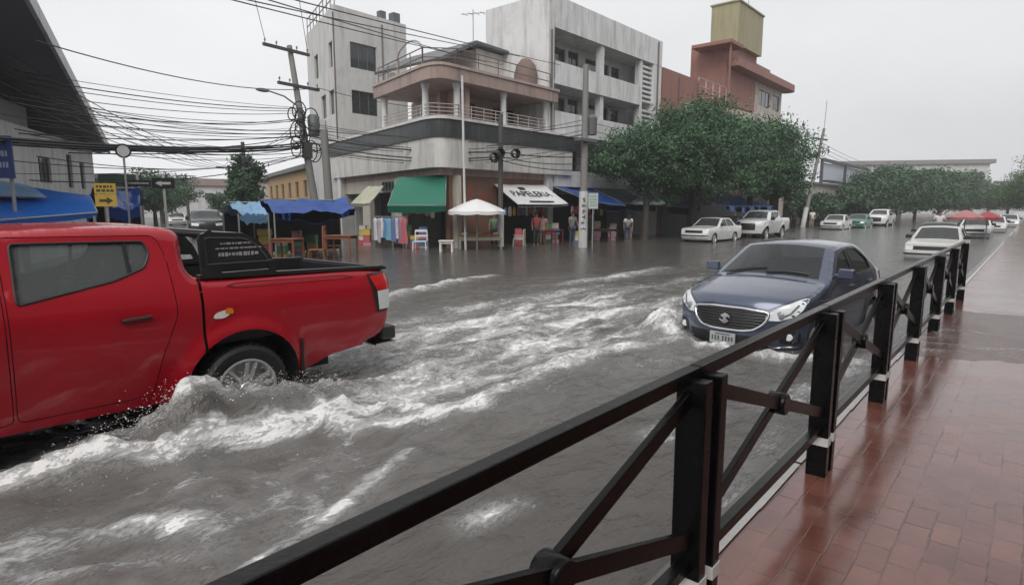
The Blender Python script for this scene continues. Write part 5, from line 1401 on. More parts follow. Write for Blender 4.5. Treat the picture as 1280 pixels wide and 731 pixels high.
b = MB(); q = la + Vector((.5, -2.0, .44)); b.ico(q, .3, 2, (.5, 1.1, .3)); b.build('lamp_head', steel, ar, smooth=60)
s2 = thing('short_pole', 'thick short concrete pole standing beside the leaning utility pole', 'pole', (-25.0, 15.9, -.4)); MB().tube([(-25.0, 15.9, -.4), (-25.3, 15.9, 5.2)], [.21, .17], 12).build('pole', conc, s2, smooth=60)

def pole(name, label, b, t, r0, r1, m, group=None):
    o = thing(name, label, 'utility pole', b, 0, group); MB().tube([b, t], [r0, r1], 12).build('pole', m, o, smooth=60); return o
up2 = pole('utility_pole', 'dark slim pole with cable spools in front of the paper shop awning', (-18.0, 20.0, -.4), (-18.15, 20.2, 5.7), .13, .10, pole_dark)
b = MB(); b.tube([(-18.0, 20.0, -.1), (-18.03, 20.05, 1.45)], .15, 12); b.build('painted_base', white_pt, up2, smooth=60)
b = MB()
for (dy, dz) in ((-.65, 3.75), (-.3, 3.95), (.75, 4.0)):
    b = MB()
    for k in range(4):
        c = Vector((-17.9 + .05 * k, 20.05 + dy, dz)); b.tube([c + Vector((.02 * math.sin(j), math.cos(2 * math.pi * j / 12) * (.20 + .02 * k), math.sin(2 * math.pi * j / 12) * (.16 + .015 * k))) for j in range(13)], .028, 5)
    b.build('cable_coil', cable, up2, smooth=50)
up3 = pole('utility_pole', 'tall grey concrete pole with its foot painted white at the flooded kerb', (-15.55, 22.9, -.4), (-15.7, 23.15, 7.9), .19, .12, conc)
b = MB(); b.tube([(-15.55, 22.9, -.2), (-15.60, 22.98, 2.35)], .205, 14); pb = b.build('painted_base', white_pt, up3, smooth=60)
b = MB(); r6 = random.Random(11); z = 2.0; fd = Vector((.62, -.78, 0)); sd_ = Vector((.78, .62, 0))
while z > .55:
    for k in range(3):
        c = Vector((-15.57, 22.93, z + r6.uniform(-.03, .03))) + fd * .208 + sd_ * r6.uniform(-.06, .06)
        ang = r6.choice([0, 1.57, .6, -.6]); dv = sd_ * math.cos(ang) * .07 + Vector((0, 0, math.sin(ang) * .09)); b.bar(c - dv, c + dv, .03, .02, up=fd)
    z -= .26
b.build('lettering', mat('pole_letter', (.10, .10, .12), .6), pb)
b = MB(); b.lathe([(0, -.45), (.24, -.42), (.26, .32), (.15, .45), (0, .5)], (-15.55, 23.45, 5.3), 14); b.box((-15.5, 22.95, 4.6), (.3, 1.3, .12)); b.build('transformer', mat('transformer_grey', (0, 0, 0)), up3, smooth=40)
up4 = pole('utility_pole', 'tilted pole with a white painted foot by the distant parked cars', (-16.4, 60.5, -.4), (-15.9, 63.5, 9.0), .20, .12, conc)
b = MB(); b.tube([(-16.4, 60.5, -.3), (-16.32, 61.0, 1.6)], .22, 12); b.build('painted_base', white_pt, up4, smooth=60)
b = MB(); b.bar((-16.0, 60.6, 7.9), (-16.0, 65.2, 8.1), .14, .14); b.build('crossarm', pole_dark, up4); b = MB(); b.tube([(-15.9, 63.5, 9), (-15.9, 63.8, 11.6)], .03, 5); b.build('mast', steel, up4)
up5 = pole('utility_pole', 'side street pole with one crossarm rising out of the dusky tree', (-36.8, 17.6, -.4), (-37.2, 17.7, 5.6), .16, .11, pole_dark, 'side street poles')
MB().bar((-37.3, 17.1, 5.3), (-36.9, 18.5, 5.3), .1, .1).build('crossarm', pole_dark, up5)
for (x, y, h, lab) in ((-49.5, 22.3, 5.0, 'small pole with a crossarm left of the dusky tree in the side street'), (-66, 25.3, 5.0, 'smallest distant pole in the side street')):
    o = pole('utility_pole', lab, (x, y, -.4), (x, y, h), .16, .11, pole_dark, 'side street poles'); MB().bar((x, y - 1, h - .2), (x, y + 1, h - .2), .1, .1).build('crossarm', pole_dark, o)
fp = pole('flag_pole', 'slim white pole rising in front of the corner building terrace', (-18.6, 18.4, -.3), (-18.75, 18.45, 7.1), .055, .05, white_pt); fp['category'] = 'pole'
ant = thing('roof_antenna', 'thin television mast on the roof room of the corner building', 'antenna', (-24, 24.5, 9.9)); b = MB(); b.tube([(-24, 24.5, 9.9), (-24, 24.5, 12.2)], .025, 5); b.bar((-24.6, 24.2, 12.0), (-23.4, 24.8, 12.0), .03, .03)
for k in range(4): b.bar((-24.4 + .3 * k, 24.1 + .15 * k, 12.0), (-24.5 + .3 * k, 24.6 + .15 * k, 12.0), .02, .02)
b.build('mast', steel, ant)
ant = thing('roof_antenna', 'thin mast on top of the olive water tower', 'antenna', (-20.5, 55, 18.12)); MB().tube([(-20.5, 55, 18.12), (-20.5, 55, 20.6)], .03, 5).build('mast', steel, ant)

WN = [0]
def wire(p0, p1, sag, r, label, group):
    p0 = Vector(p0); p1 = Vector(p1); n = 14; b = MB()
    b.tube([p0 + (p1 - p0) * (k / n) - Vector((0, 0, sag * 4 * (k / n) * (1 - k / n))) for k in range(n + 1)], r, 5)
    o = b.build('overhead_wire', cable, None, smooth=70, fixn=False); tag(o, label, 'wire', group); return o
a0, b0 = arms[0]; a1, b1 = arms[1]
TOPW = 'high thin power wire crossing the sky above the pole towards the white building'
for k, (dx, dz) in enumerate(((0, 0), (.5, .25), (1.1, .1), (1.7, .45))):
    wire(*(((-9.99, .08, 4.9), (-20.0, 22.4, 8.4)), ((-9.9, .16, 4.76), (-19.4, 23.0, 8.8)), ((-8.98, .95, 4.84), (-20.7, 22.0, 8.55)), ((-9.53, .48, 4.93), (-18.2, 24.6, 8.5)))[k], .06, .014, TOPW, 'high power wires')
wire((-18.5, 3.9, 5.6), (b1.x, b1.y, b1.z + .1), .45, .017, 'single wire sloping from the dark overhang down to the lower crossarm', None)
wire((b1.x, b1.y, b1.z + .1), (-21.0, 25.0, 6.9), .5, .015, 'thin wire from the lower crossarm across the corner building terrace', None)
for q in (0.04, .96): p = a0 + (b0 - a0) * q; wire((p.x, p.y, p.z + .25), (p.x + 9, p.y - 6.5, p.z + 6), .1, .013, 'steep wire rising from the top crossarm out of the frame', 'steep wires above the top crossarm')
wire((AC.x, AC.y, 13.6), (AC.x + 14, AC.y - 8, 19), .1, .012, 'steep wire rising from the apartment block roof corner', None)
LW = 'low telecom wire between the market building and the leaning pole'
r7 = random.Random(21)
for k in range(18):
    z0 = 2.45 + .18 * k + r7.uniform(-.08, .08); z1 = 3.9 + .14 * k + r7.uniform(-.25, .25)
    wire((-19.5 - r7.uniform(0, 3), 3.8 + r7.uniform(-.6, 1.2), z0), cx + Vector((.2, r7.uniform(-.3, .3), z1 - 5.1)), r7.uniform(.15, .55), r7.choice((.010, .013, .018)), LW, 'low telecom wires at the left')
for k in range(3):
    wire((-17.5, 2.2 + .3 * k, 3.05 + .06 * k), cx + Vector((.25, -.1, -.75 + .1 * k)), .22, .035, 'thick black bundled cable at the left of the leaning pole', 'thick bundled cables')
RW = 'black telecom cable slung from the leaning pole past the corner building'
for k, (z0, z1, sg) in enumerate(((4.9, 4.05, .25), (4.6, 3.85, .35), (4.3, 3.75, .30), (5.2, 4.25, .4), (5.5, 4.45, .2))):
    wire(cx + Vector((.2, .1, z0 - 5.1)), (-18.05, 20.05, z1), sg, (.034, .03, .02, .014, .014)[k], RW, 'cables from the leaning pole to the spool pole')
for k, (z0, z1, sg) in enumerate(((4.05, 3.9, .2), (3.85, 3.6, .3), (4.25, 4.5, .15), (4.4, 4.9, .2), (3.7, 3.3, .3))):
    wire((-18.05, 20.05, z0), (-15.6, 23.0, z1), sg * .5, (.026, .02, .014, .013, .02)[k], 'short cable between the spool pole and the white footed pole', 'cables between the two kerb poles')
for k in range(4):
    wire((-15.6, 23.0, 4.4 + .35 * k), (-16.1, 61.0, 6.2 + .5 * k), .9, .014, 'long cable running behind the big tree to the tilted pole', 'cables along the far kerb')
for k in range(4):
    wire((-16.0, 62, 6.6 + .4 * k), (-15.5, 118, 6.3 + .4 * k), 1.0, .018, 'distant cable running on from the tilted pole', 'distant cables')
for k in range(5):
    wire(cx + Vector((0, .1, -.6 + .35 * k)), (-37.1, 17.4 + .25 * k, 5.3 - .02 * k), .3, .013, 'wire from the leaning pole into the side street', 'side street wires')
    wire((-37.1, 17.4 + .25 * k, 5.25), (-49.5, 21.5 + .4 * k, 4.8), .3, .014, 'wire deeper in the side street between small poles', 'side street wires, far span')
for k in range(4):
    wire((-28.0, 8.6, 4.3 + .2 * k), (-37.0, 17.3, 4.6 + .22 * k), .25, .013, 'wire crossing the mouth of the side street', 'wires across the side street')

for k in range(9):
    wire((-18.5 + r7.uniform(-1, 1), 3.2 + r7.uniform(-.4, .8), 3.1 + .16 * k), cx + Vector((.2, r7.uniform(-.3, .3), -1.1 + .16 * k)), r7.uniform(.2, .5), r7.choice((.009, .012, .015)), 'slack sagging cable between the market building and the leaning pole', 'slack cables at the left')
for k in range(7):
    wire(cx + Vector((.2, .2, -.9 + .2 * k)), (-15.7, 23.05, 4.2 + .22 * k), r7.uniform(.3, .8), r7.choice((.013, .018)), 'cable slung across the face of the corner building to the white footed pole', 'cables across the corner building')
for k in range(5):
    wire((-20.5, 3.4, 4.6 + .3 * k), (-49.5, 21.5 + .4 * k, 4.7), .5, .016, 'cable running from the market building along the side street', 'cables along the side street')
# ================================================================== SIGNS
def strokes(mb, M, w, h, rows, seed, fill=.6, t=.004):
    q = random.Random(seed)
    for r_ in range(rows):
        z = h / 2 - h * (r_ + .5) / rows; x = -w / 2
        while x < w / 2 - .02:
            l = q.uniform(.03, .08); mb.add([(x, z - h / rows * fill / 2, t), (x + l, z - h / rows * fill / 2, t), (x + l, z + h / rows * fill / 2, t), (x, z + h / rows * fill / 2, t)], [(0, 1, 2, 3)], M); x += l + q.uniform(.015, .03)
yellow = mat('sign_yellow', (.55, .36, .05), .5, .12, 4, stain=.3); ink = mat('sign_ink', (.05, .045, .03), .5)
SGN = Vector((-16.2, 4.45, 0)); toward = Vector((.9, -.42, 0)).normalized(); rgt = Vector((.42, .9, 0)).normalized()
ys = thing('road_sign', 'yellow two panel road sign with black arrow in front of the blue tarps', 'road sign', (SGN.x, SGN.y, -.3))
MB().tube([(SGN.x, SGN.y, -.3), (SGN.x, SGN.y, 2.2)], .03, 8).build('post', steel, ys)
def board(par, c, w, h, m, t=.02, name='panel'):
    M = basis(c, rgt, (0, 0, 1)); b = MB(); b.box((0, 0, -t / 2), (w, h, t), M); return b.build(name, m, par), M
o, M = board(ys, Vector((SGN.x, SGN.y, 2.07)) + toward * .05, .42, .24, yellow); b = MB(); strokes(b, M, .34, .18, 2, 3); b.build('lettering', ink, o, fixn=False)
o, M = board(ys, Vector((SGN.x, SGN.y, 1.80)) + toward * .05, .42, .27, yellow); b = MB(); b.prism([(-.13, -.03), (.02, -.03), (.02, -.08), (.14, 0), (.02, .08), (.02, .03), (-.13, .03)], .002, .006, M); b.build('arrow', ink, o)
rs = thing('round_sign', 'thin ringed round white sign high on a slim post before the white market wall', 'road sign', (-16.6, 5.0, -.3)); c = Vector((-16.6, 5.0, 2.98))
MB().tube([(-16.6, 5.0, -.3), (-16.6, 5.0, 2.85)], .025, 8).build('post', steel, rs); M = basis(c, rgt, (0, 0, 1))
b = MB(); b.tube([M @ Vector((.15 * math.cos(k * math.pi / 12), .15 * math.sin(k * math.pi / 12), 0)) for k in range(25)], .022, 6); b.build('rim', cable, rs, smooth=60)
b = MB(); b.prism([(.15 * math.cos(k * math.pi / 12), .15 * math.sin(k * math.pi / 12)) for k in range(24)], -.008, .008, M); b.build('panel', white_pt, rs)
sign_black = mat('sign_black', (.012, .012, .014), .4)
for (x, y, lab, ow) in ((-27.2, 9.55, 'black one way sign with a white left arrow at the side street mouth', True), (-28.0, 8.85, 'black street name sign left of the one way arrow sign', False)):
    s_ = thing('street_sign', lab, 'street sign', (x, y, -.3)); MB().tube([(x, y, -.3), (x, y, 3.0)], .05, 8).build('post', white_pt, s_)
    o, M = board(s_, Vector((x, y, 2.62)) + toward * .07, .82 if ow else .95, .42 if ow else .26, sign_black, .02)
    b = MB()
    if ow: b.prism([(.26, -.05), (-.06, -.05), (-.06, -.13), (-.29, 0), (-.06, .13), (-.06, .05), (.26, .05)], .002, .006, M)
    else: strokes(b, M, .8, .12, 1, 8)
    b.build('arrow' if ow else 'lettering', white_pt, o, fixn=ow)
gs = thing('green_sign', 'weathered green board sign on the side street corner, left of the one way sign', 'sign', (-28.6, 8.3, -.3)); o, M = board(gs, Vector((-28.6, 8.3, 2.75)), 1.3, .5, mat('sign_green', (.06, .10, .08), .5)); MB().tube([(-28.7, 8.25, -.3), (-28.7, 8.25, 2.9)], .05, 8).build('post', steel, gs)
ps = thing('kerb_sign', 'pale rectangular sign on a thin post beside the white footed pole', 'road sign', (-14.7, 22.4, -.4)); MB().tube([(-14.7, 22.4, -.4), (-14.7, 22.4, 2.25)], .03, 8).build('post', steel, ps)
rgt = Vector((.76, .65, 0)).normalized(); o, M = board(ps, Vector((-14.66, 22.35, 1.92)), .42, .68, mat('sign_pale', (.40, .46, .44), .5, .1)); b = MB(); strokes(b, M, .30, .5, 4, 9, .35); b.build('lettering', mat('sign_grey_ink', (.17, .2, .2), .5), o, fixn=False)

# ================================================================== AWNINGS, TARPS, STALLS
blue_a = mat('blue_tarp', (.010, .115, .46), .35, .18, 1.5, bump=.35, bscale=6)
blue_b = mat('dark_blue_tarp', (.008, .060, .27), .4, .22, 1.5, bump=.35, bscale=6)
blue_c = mat('pale_blue_tarp', (.18, .34, .52), .4, .2, 1.5, bump=.35, bscale=6)
green_t = mat('green_awning', (.010, .155, .095), .45, .15, 1.5, bump=.2, bscale=8)
dgreen_t = mat('dark_green_awning', (.012, .06, .06), .5, .2, 1.5)
white_t = mat('white_canvas', (.76, .76, .76), .5, .08, 2, bump=.2, bscale=8)
cream_t = mat('cream_awning', (.46, .46, .33), .5, .15, 3, stain=.4)
def sheet(mb, p00, p01, p10, p11, nu=14, nv=9, sag=.12, seed=0, th=.012, rip=.03):
    """draped sheet between four corners: p00->p01 upper edge, p10->p11 lower edge"""
    p00, p01, p10, p11 = map(Vector, (p00, p01, p10, p11)); rows = []
    for j in range(nv + 1):
        v = j / nv; row = []
        for i in range(nu + 1):
            u = i / nu; p = (p00 * (1 - u) + p01 * u) * (1 - v) + (p10 * (1 - u) + p11 * u) * v
            w = float(vnoise(np.array([u * 4.0 + seed]), np.array([v * 3.0 + seed * 1.7]), 5)[0] + .5 * vnoise(np.array([u * 11.0 + seed]), np.array([v * 6.0 - seed]), 8)[0]) - .75
            p = p - Vector((0, 0, sag * 4 * u * (1 - u) * (.4 + v * .6) + rip * 2 * w)); row.append(p)
        rows.append(row)
    mb.grid(rows); mb.grid([[p - Vector((0, 0, th)) for p in r] for r in rows[::-1]])
    return mb
def awning(name, label, p00, p01, p10, p11, m, val=.25, cat='awning', sag=.06, seed=0):
    t = thing(name, label, cat, ((Vector(p10) + Vector(p11)) / 2))
    b = sheet(MB(), p00, p01, p10, p11, 10, 8, sag, seed); b.build('cloth', m, t, smooth=60)
    if val:
        b = sheet(MB(), Vector(p10) + Vector((0, 0, -.004)), Vector(p11) + Vector((0, 0, -.004)), Vector(p10) - Vector((0, 0, val)), Vector(p11) - Vector((0, 0, val)), 10, 2, sag, seed, .01); b.build('valance', m, t, smooth=60)
    b = MB()
    for p, q in ((p00, p10), (p01, p11), (p10, p11)): b.tube([Vector(p) - Vector((0, 0, .03)), Vector(q) - Vector((0, 0, .03))], .02, 6)
    b.build('arm', steel, t); return t
awning('shop_awning', 'big green canvas awning over the corner shop', (-22.94, 18.24, 3.05), (-19.77, 18.4, 3.05), (-22.01, 16.9, 1.75), (-18.97, 17.6, 1.75), green_t, .28)
pa = awning('paper_shop_awning', 'white awning lettered PAPELERIA in black', (-19.75, 21.5, 2.75), (-19.75, 25.4, 2.78), (-18.25, 21.5, 1.80), (-18.25, 25.5, 1.80), white_t, .10, sag=.03)
up_v = (Vector((-19.75, 23.5, 2.77)) - Vector((-18.25, 23.5, 1.80))).normalized(); M = basis(Vector((-18.95, 23.45, 2.255)), (0, 1, 0), up_v)
b = MB(); text_on(b, 'PAPELERIA', .66, M @ Matrix.Translation((0, .05, .012)), 1.0, .004)
b.box((0, -.62, .02), (1.9, .10, .012), M @ Matrix.Translation((.1, 0, -.01))); b.box((-.3, .56, .02), (.45, .22, .012), M @ Matrix.Translation((0, 0, -.01))); b.build('lettering', mat('black_lettering', (.02, .02, .025), .5), pa)
awning('shop_awning', 'cream slanted awning left of the green awning', (-25.9, 18.7, 2.72), (-24.35, 18.5, 2.68), (-26.05, 17.7, 1.85), (-24.02, 17.4, 1.83), cream_t, .10)
awning('shop_awning', 'blue tarp awning right of the paper shop', (-19.4, 25.8, 2.75), (-19.4, 29.6, 2.6), (-16.9, 25.6, 1.95), (-16.9, 29.0, 1.75), blue_b, .22, sag=.15, seed=3)
awning('shop_awning', 'dark green awning behind the white footed pole', (-19.4, 29.7, 2.7), (-19.4, 33.4, 2.6), (-17.3, 29.3, 1.9), (-17.3, 33.2, 1.75), dgreen_t, .3, sag=.1, seed=4)
awning('blue_tarp', 'bright blue tarp behind the white parked cars under the trees', (-18.2, 38.5, 2.75), (-18.2, 47.0, 2.7), (-14.9, 38.0, 1.75), (-14.9, 47.0, 1.75), blue_a, .25, 'tarp', .25, 5)
awning('blue_tarp', 'dark blue tarp under the biggest tree', (-19.2, 34.0, 2.5), (-19.2, 39.0, 2.6), (-17.0, 34.0, 1.7), (-17.0, 38.8, 1.7), blue_b, .3, 'tarp', .2, 6)
# left market tarps
def stall(name, label, pts, ridge_z, eave_z, m, back=True, seed=0, wallm=None, val=.2):
    """pts: front-left, front-right, back-right, back-left on the ground"""
    fl, fr_, br_, bl_ = [Vector((p[0], p[1], 0)) for p in pts]; t = thing(name, label, 'market stall', ((fl + br_) / 2 + Vector((0, 0, -.3))))
    rl = (fl + bl_) / 2; rr_ = (fr_ + br_) / 2; Z = lambda p, z: (p.x, p.y, z)
    b = sheet(MB(), Z(rl, ridge_z), Z(rr_, ridge_z), Z(fl, eave_z), Z(fr_, eave_z), 22, 10, .16, seed, .012, .09); sheet(b, Z(rl, ridge_z), Z(rr_, ridge_z), Z(bl_, eave_z), Z(br_, eave_z), 22, 10, .16, seed + .3, .012, .09); b.build('canopy', m, t, smooth=60)
    b = sheet(MB(), Z(fl, eave_z - .004), Z(fr_, eave_z - .004), Z(fl, eave_z - val), Z(fr_, eave_z - val * .55), 22, 3, .16, seed, .01, .11); b.build('valance', m, t, smooth=60)
    if back: sheet(MB(), Z(bl_, eave_z), Z(br_, eave_z), Z(bl_, -.1), Z(br_, -.1), 10, 4, .0, seed, .01, .02).build('back_sheet', wallm or blue_b, t, smooth=60)
    b = MB()
    for p in (fl, fr_, br_, bl_): MB().tube([(p.x, p.y, -.3), (p.x, p.y, eave_z)], .03, 6).build('pole', steel, t)
    b.tube([Z(rl, ridge_z - .03), Z(rr_, ridge_z - .03)], .025, 6); b.build('ridge_pole', steel, t); return t
dark_cloth = mat('dark_cloth', (.02, .022, .03), .8, .3, 2)
stall('market_stall', 'dark blue tarp stall with red wooden furniture in front of the leaning pole', [(-19.0, 9.95), (-19.0, 13.1), (-22.6, 14.8), (-23.0, 11.2)], 1.95, 1.50, blue_b, True, 2, dark_cloth)
stall('market_stall', 'pale blue tarp stall at the left end of the dark blue stall', [(-19.4, 8.95), (-19.2, 9.85), (-22.6, 11.0), (-22.9, 10.0)], 1.85, 1.45, blue_c, True, 7, dark_cloth)
awning('market_tarp', 'big bright blue market tarp behind the cab of the red pickup', (-23.5, 0.2, 3.05), (-18.6, 4.75, 1.95), (-19.6, -.6, 1.05), (-16.4, 4.3, 1.56), blue_a, .10, 'tarp', .12, 4)
awning('market_tarp', 'pale sheet lying folded over the bright blue market tarp', (-20.9, 2.2, 2.52), (-19.7, 3.7, 2.22), (-19.2, 2.4, 1.95), (-18.0, 3.7, 1.92), blue_c, 0, 'tarp', .04, 9)
for (x, y, lab) in ((-16.45, 4.25, 'steel tent pole at the right corner of the bright blue tarp'), (-18.3, 1.5, 'steel tent pole under the middle of the bright blue tarp')):
    o = thing('tent_pole', lab, 'pole', (x, y, -.3)); MB().tube([(x, y, -.3), (x, y, 1.45 if x > -17 else 1.22)], .03, 6).build('tube', steel, o)
stall('market_stall', 'dark blue tarp stall right of the yellow road sign', [(-19.1, 5.2), (-18.9, 6.0), (-22.5, 7.2), (-23.2, 5.8)], 2.25, 1.70, blue_b, True, 8, dark_cloth, .35)
bn = thing('shop_banner', 'deep blue banner with worn white print above the bright blue tarps', 'banner', (-17.9, 3.0, 2.2))
rgt = Vector((.42, .9, 0)).normalized(); b = MB(); M = basis((-18.35, 2.05, 2.78), rgt, (0, 0, 1)); b.box((0, 0, 0), (2.4, .95, .08), M); o = b.build('panel', mat('banner_blue', (.012, .03, .16), .5, .2, 2), bn)
b = MB(); strokes(b, M @ Matrix.Translation((.4, -.05, .042)), 1.4, .5, 2, 12, .5, .003); b.build('lettering', mat('banner_print', (.28, .32, .42), .5), o, fixn=False)
b = MB()
for s_ in (-1.1, 1.1): p = M @ Vector((s_, -.4, -.1)); b.tube([p, (p.x, p.y, -.3)], .04, 6)
b.build('post', steel, bn)
# round canopy over the goods table, striped parasol, red parasol
def parasol(name, label, base, r, z_e, z_t, m, n=8, flat=False):
    t = thing(name, label, 'parasol', base); x, y, z0 = base
    MB().tube([(x, y, z0), (x, y, z_t)], .028, 8).build('pole', steel, t)
    rows = [[(x, y, z_t)] * (n * 4)]
    for j in range(1, 7):
        q = j / 6; row = []
        for k in range(n * 4):
            a = 2 * math.pi * k / (n * 4); sc_ = 1 - .06 * abs(math.sin(n * a / 2)) * q; row.append((x + r * q * sc_ * math.cos(a), y + r * q * sc_ * math.sin(a), z_t - (z_t - z_e) * q ** 1.25 - .04 * q * abs(math.sin(n * a / 2))))
        rows.append(row)
    rows.append([(p[0], p[1], p[2] - .14) for p in rows[-1]])
    b = MB(); b.grid(rows, close=True); b.build('canopy', m, t, smooth=50); return t
parasol('market_parasol', 'white parasol over the goods table by the corner', (-18.25, 18.75, -.3), 1.25, 1.50, 2.0, white_t)
parasol('striped_parasol', 'pale striped parasol at the dark green awning', (-16.9, 31.5, -.3), 1.0, 1.95, 2.45, mat('striped_canvas', (.34, .40, .42), .5, .3, 5))
parasol('red_parasol', 'large faded red parasol behind the old white saloon', (-2.95, 42.0, -.3), .85, 1.12, 1.5, mat('red_canvas', (.42, .17, .17), .5, .2, 2))
parasol('red_parasol', 'smaller red parasol right beside the large faded one', (-2.1, 44.5, -.3), .65, 1.08, 1.42, mat('red_canvas_dark', (.36, .06, .07), .5, .2, 2))

def table(name, label, c, rz, w, d, h, m, top=.04, leg=.05):
    t = thing(name, label, 'table', c, rz); M = WM[t.name]
    MB().box((0, 0, h - top / 2), (w, d, top), M).build('tabletop', m, t, bevel=.008)
    for sx in (-1, 1):
        for sy in (-1, 1): MB().box((sx * (w / 2 - leg), sy * (d / 2 - leg), (h - top) / 2), (leg, leg, h - top), M).build('leg', m, t)
    b = MB(); b.box((0, d / 2 - leg, h - top - .05), (w - 2.2 * leg, .025, .08), M); b.box((0, -d / 2 + leg, h - top - .05), (w - 2.2 * leg, .025, .08), M); b.build('apron', m, t); return t
def chair(name, label, c, rz, m, h=.44, w=.44, bh=.45):
    t = thing(name, label, 'chair', c, rz); M = WM[t.name]
    MB().box((0, 0, h), (w, w, .035), M).build('seat', m, t, bevel=.008)
    for sx in (-1, 1):
        MB().bar((sx * (w / 2 - .02), -w / 2 + .02, h), (sx * (w / 2), -w / 2 - .02, 0), .04, .04, M=M).build('leg', m, t)
        MB().bar((sx * (w / 2 - .02), w / 2 - .02, h), (sx * (w / 2), w / 2 + .03, 0), .04, .04, M=M).build('leg', m, t)
    b = MB(); b.bar((-w / 2 + .03, w / 2, h + bh), (w / 2 - .03, w / 2, h + bh), .05, .10, M=M)
    for sx in (-1, 1): b.bar((sx * (w / 2 - .03), w / 2 - .02, h), (sx * (w / 2 - .03), w / 2, h + bh), .045, .04, M=M)
    b.bar((-w / 2 + .03, w / 2 - .01, h + bh * .5), (w / 2 - .03, w / 2 - .01, h + bh * .5), .04, .07, M=M); b.build('backrest', m, t); return t
GZ = -.28
table('wooden_table', 'red brown wooden table at the right of the dark blue stall', (-18.6, 12.2, GZ), R(30), 1.0, .7, .95, wood)
table('wooden_table', 'red brown wooden table at the left of the dark blue stall', (-18.9, 10.3, GZ), R(30), .9, .7, .90, wood)
chair('wooden_chair', 'red brown wooden chair upright between the two wooden tables', (-18.4, 11.1, GZ), R(-40), wood, .5, .5, .75)
chair('wooden_chair', 'red brown wooden chair behind the right wooden table', (-19.9, 12.7, GZ), R(150), wood, .5, .5, .75)
plastic = mat('white_plastic', (.68, .68, .67), .35, .06)
chair('plastic_chair', 'white plastic chair below the green awning', (-20.3, 17.3, GZ), R(40 + 180 - 180), plastic, .45, .58, .45)
table('white_table', 'small white plastic table standing in the water left of the parasol', (-18.3, 17.0, GZ), R(40), .62, .5, .58, plastic, .05, .07)
gt = table('goods_table', 'low table with pale goods under the white parasol', (-18.5, 19.2, GZ), R(48), 1.9, .8, .62, mat('goods_cloth', (.30, .34, .24), .7, .3, 3))
r8 = random.Random(31)
for k, (col, nm) in enumerate((((.55, .55, .5), 'pale'), ((.10, .22, .08), 'green'), ((.5, .42, .12), 'yellow'), ((.45, .12, .10), 'red'), ((.5, .52, .5), 'white'))):
    bm_ = thing('goods_crate', nm + ' heap of goods in a crate on the table under the white parasol', 'crate', (-18.5 + (k - 2) * .22, 19.2 + (k - 2) * .26, GZ + .62), R(48)); M = WM[bm_.name]
    b = MB(); b.box((0, 0, .01), (.30, .34, .02), M)
    for q in (-1, 1): b.box((q * .15, 0, .07), (.012, .34, .13), M); b.box((0, q * .17, .07), (.29, .012, .13), M)
    b.build('crate_body', wood, bm_)
    b = MB()
    for j in range(14): b.ico((r8.uniform(-.11, .11), r8.uniform(-.13, .13), .10 + r8.uniform(0, .09)), .045, 1, M=M)
    b.build('goods', mat('goods_' + nm, col, .5, .2), bm_, smooth=60)
table('red_table', 'dark red table in front of the paper shop', (-18.2, 24.2, GZ), R(0), .8, .7, .8, mat('dark_red_wood', (.16, .03, .025), .5))
chair('plastic_chair', 'pale plastic chair at the left side of the paper shop', (-18.5, 21.9, GZ), R(-60), mat('pale_plastic', (.42, .44, .36), .4), .45, .5, .4)
table('stall_table', 'dark table under the blue awning right of the paper shop', (-17.4, 27.2, GZ), 0, 1.8, .7, .8, mat('dark_wood', (.05, .035, .03), .6))
# hanging clothes
rk = thing('clothes_rack', 'long clothes rack before the cream awning shop', 'clothes rack', (-22.3, 17.2, GZ)); A = Vector((-23.3, 17.05, 1.22)); B = Vector((-21.15, 17.2, 1.22))
b = MB(); b.tube([A, B], .02, 6)
for p in (A, B): b.tube([p, (p.x, p.y, GZ)], .02, 6); b.bar((p.x - .02, p.y - .3, GZ + .02), (p.x + .02, p.y + .3, GZ + .02), .03, .03)
b.build('frame', steel, rk)
cols = [((.58, .56, .58), 'white'), ((.42, .36, .44), 'lilac grey'), ((.60, .58, .57), 'cream'), ((.10, .22, .42), 'blue'), ((.16, .36, .46), 'turquoise'), ((.12, .16, .36), 'navy'), ((.52, .48, .50), 'pale pink'), ((.30, .20, .36), 'purple'), ((.45, .10, .12), 'red')]
for k, (c_, nm) in enumerate(cols):
    p = A + (B - A) * ((k + .5) / len(cols)); m = mat('cloth_' + nm.replace(' ', '_'), c_, .8, .5, 14)
    o = thing('hanging_garment', nm + ' printed garment hanging on the clothes rack', 'garment', (p.x, p.y, p.z), 0, 'garments on the clothes rack')
    b = MB(); prof = [(0, .06, 1.18), (.10, .20, 1.12), (.10, .13, .9), (.10, .15, .6), (.10, .19, .3), (.10, .21, .05 + .1 * r8.random())]
    rows = []
    lg_ = r8.uniform(.8, 1.05); wd_ = r8.uniform(.8, 1.15)
    for (t_, hw, z) in [(q0, q1 * wd_, 1.18 - (1.18 - q2) * lg_) for q0, q1, q2 in prof]:
        ring = []
        for j in range(16):
            a = 2 * math.pi * j / 16; w_ = 1 + .15 * math.sin(5 * a + k); ring.append((p.x + (.05 * math.sin(a) * (1 if z < 1.15 else .3)) * w_ , p.y - .0 + hw * math.cos(a) * w_, z - .02))
        rows.append(ring)
    Mr = Matrix.Translation(p) @ Matrix.Rotation(R(90 + r8.uniform(-25, 25)), 4, 'Z') @ Matrix.Translation(-p)
    b.grid(rows, Mr, close=True); b.build('cloth', m, o, smooth=60)
    b = MB(); b.tube([p + Vector((0, 0, .0)), p + Vector((0, 0, -.06))], .008, 5); b.build('hook', steel, o)


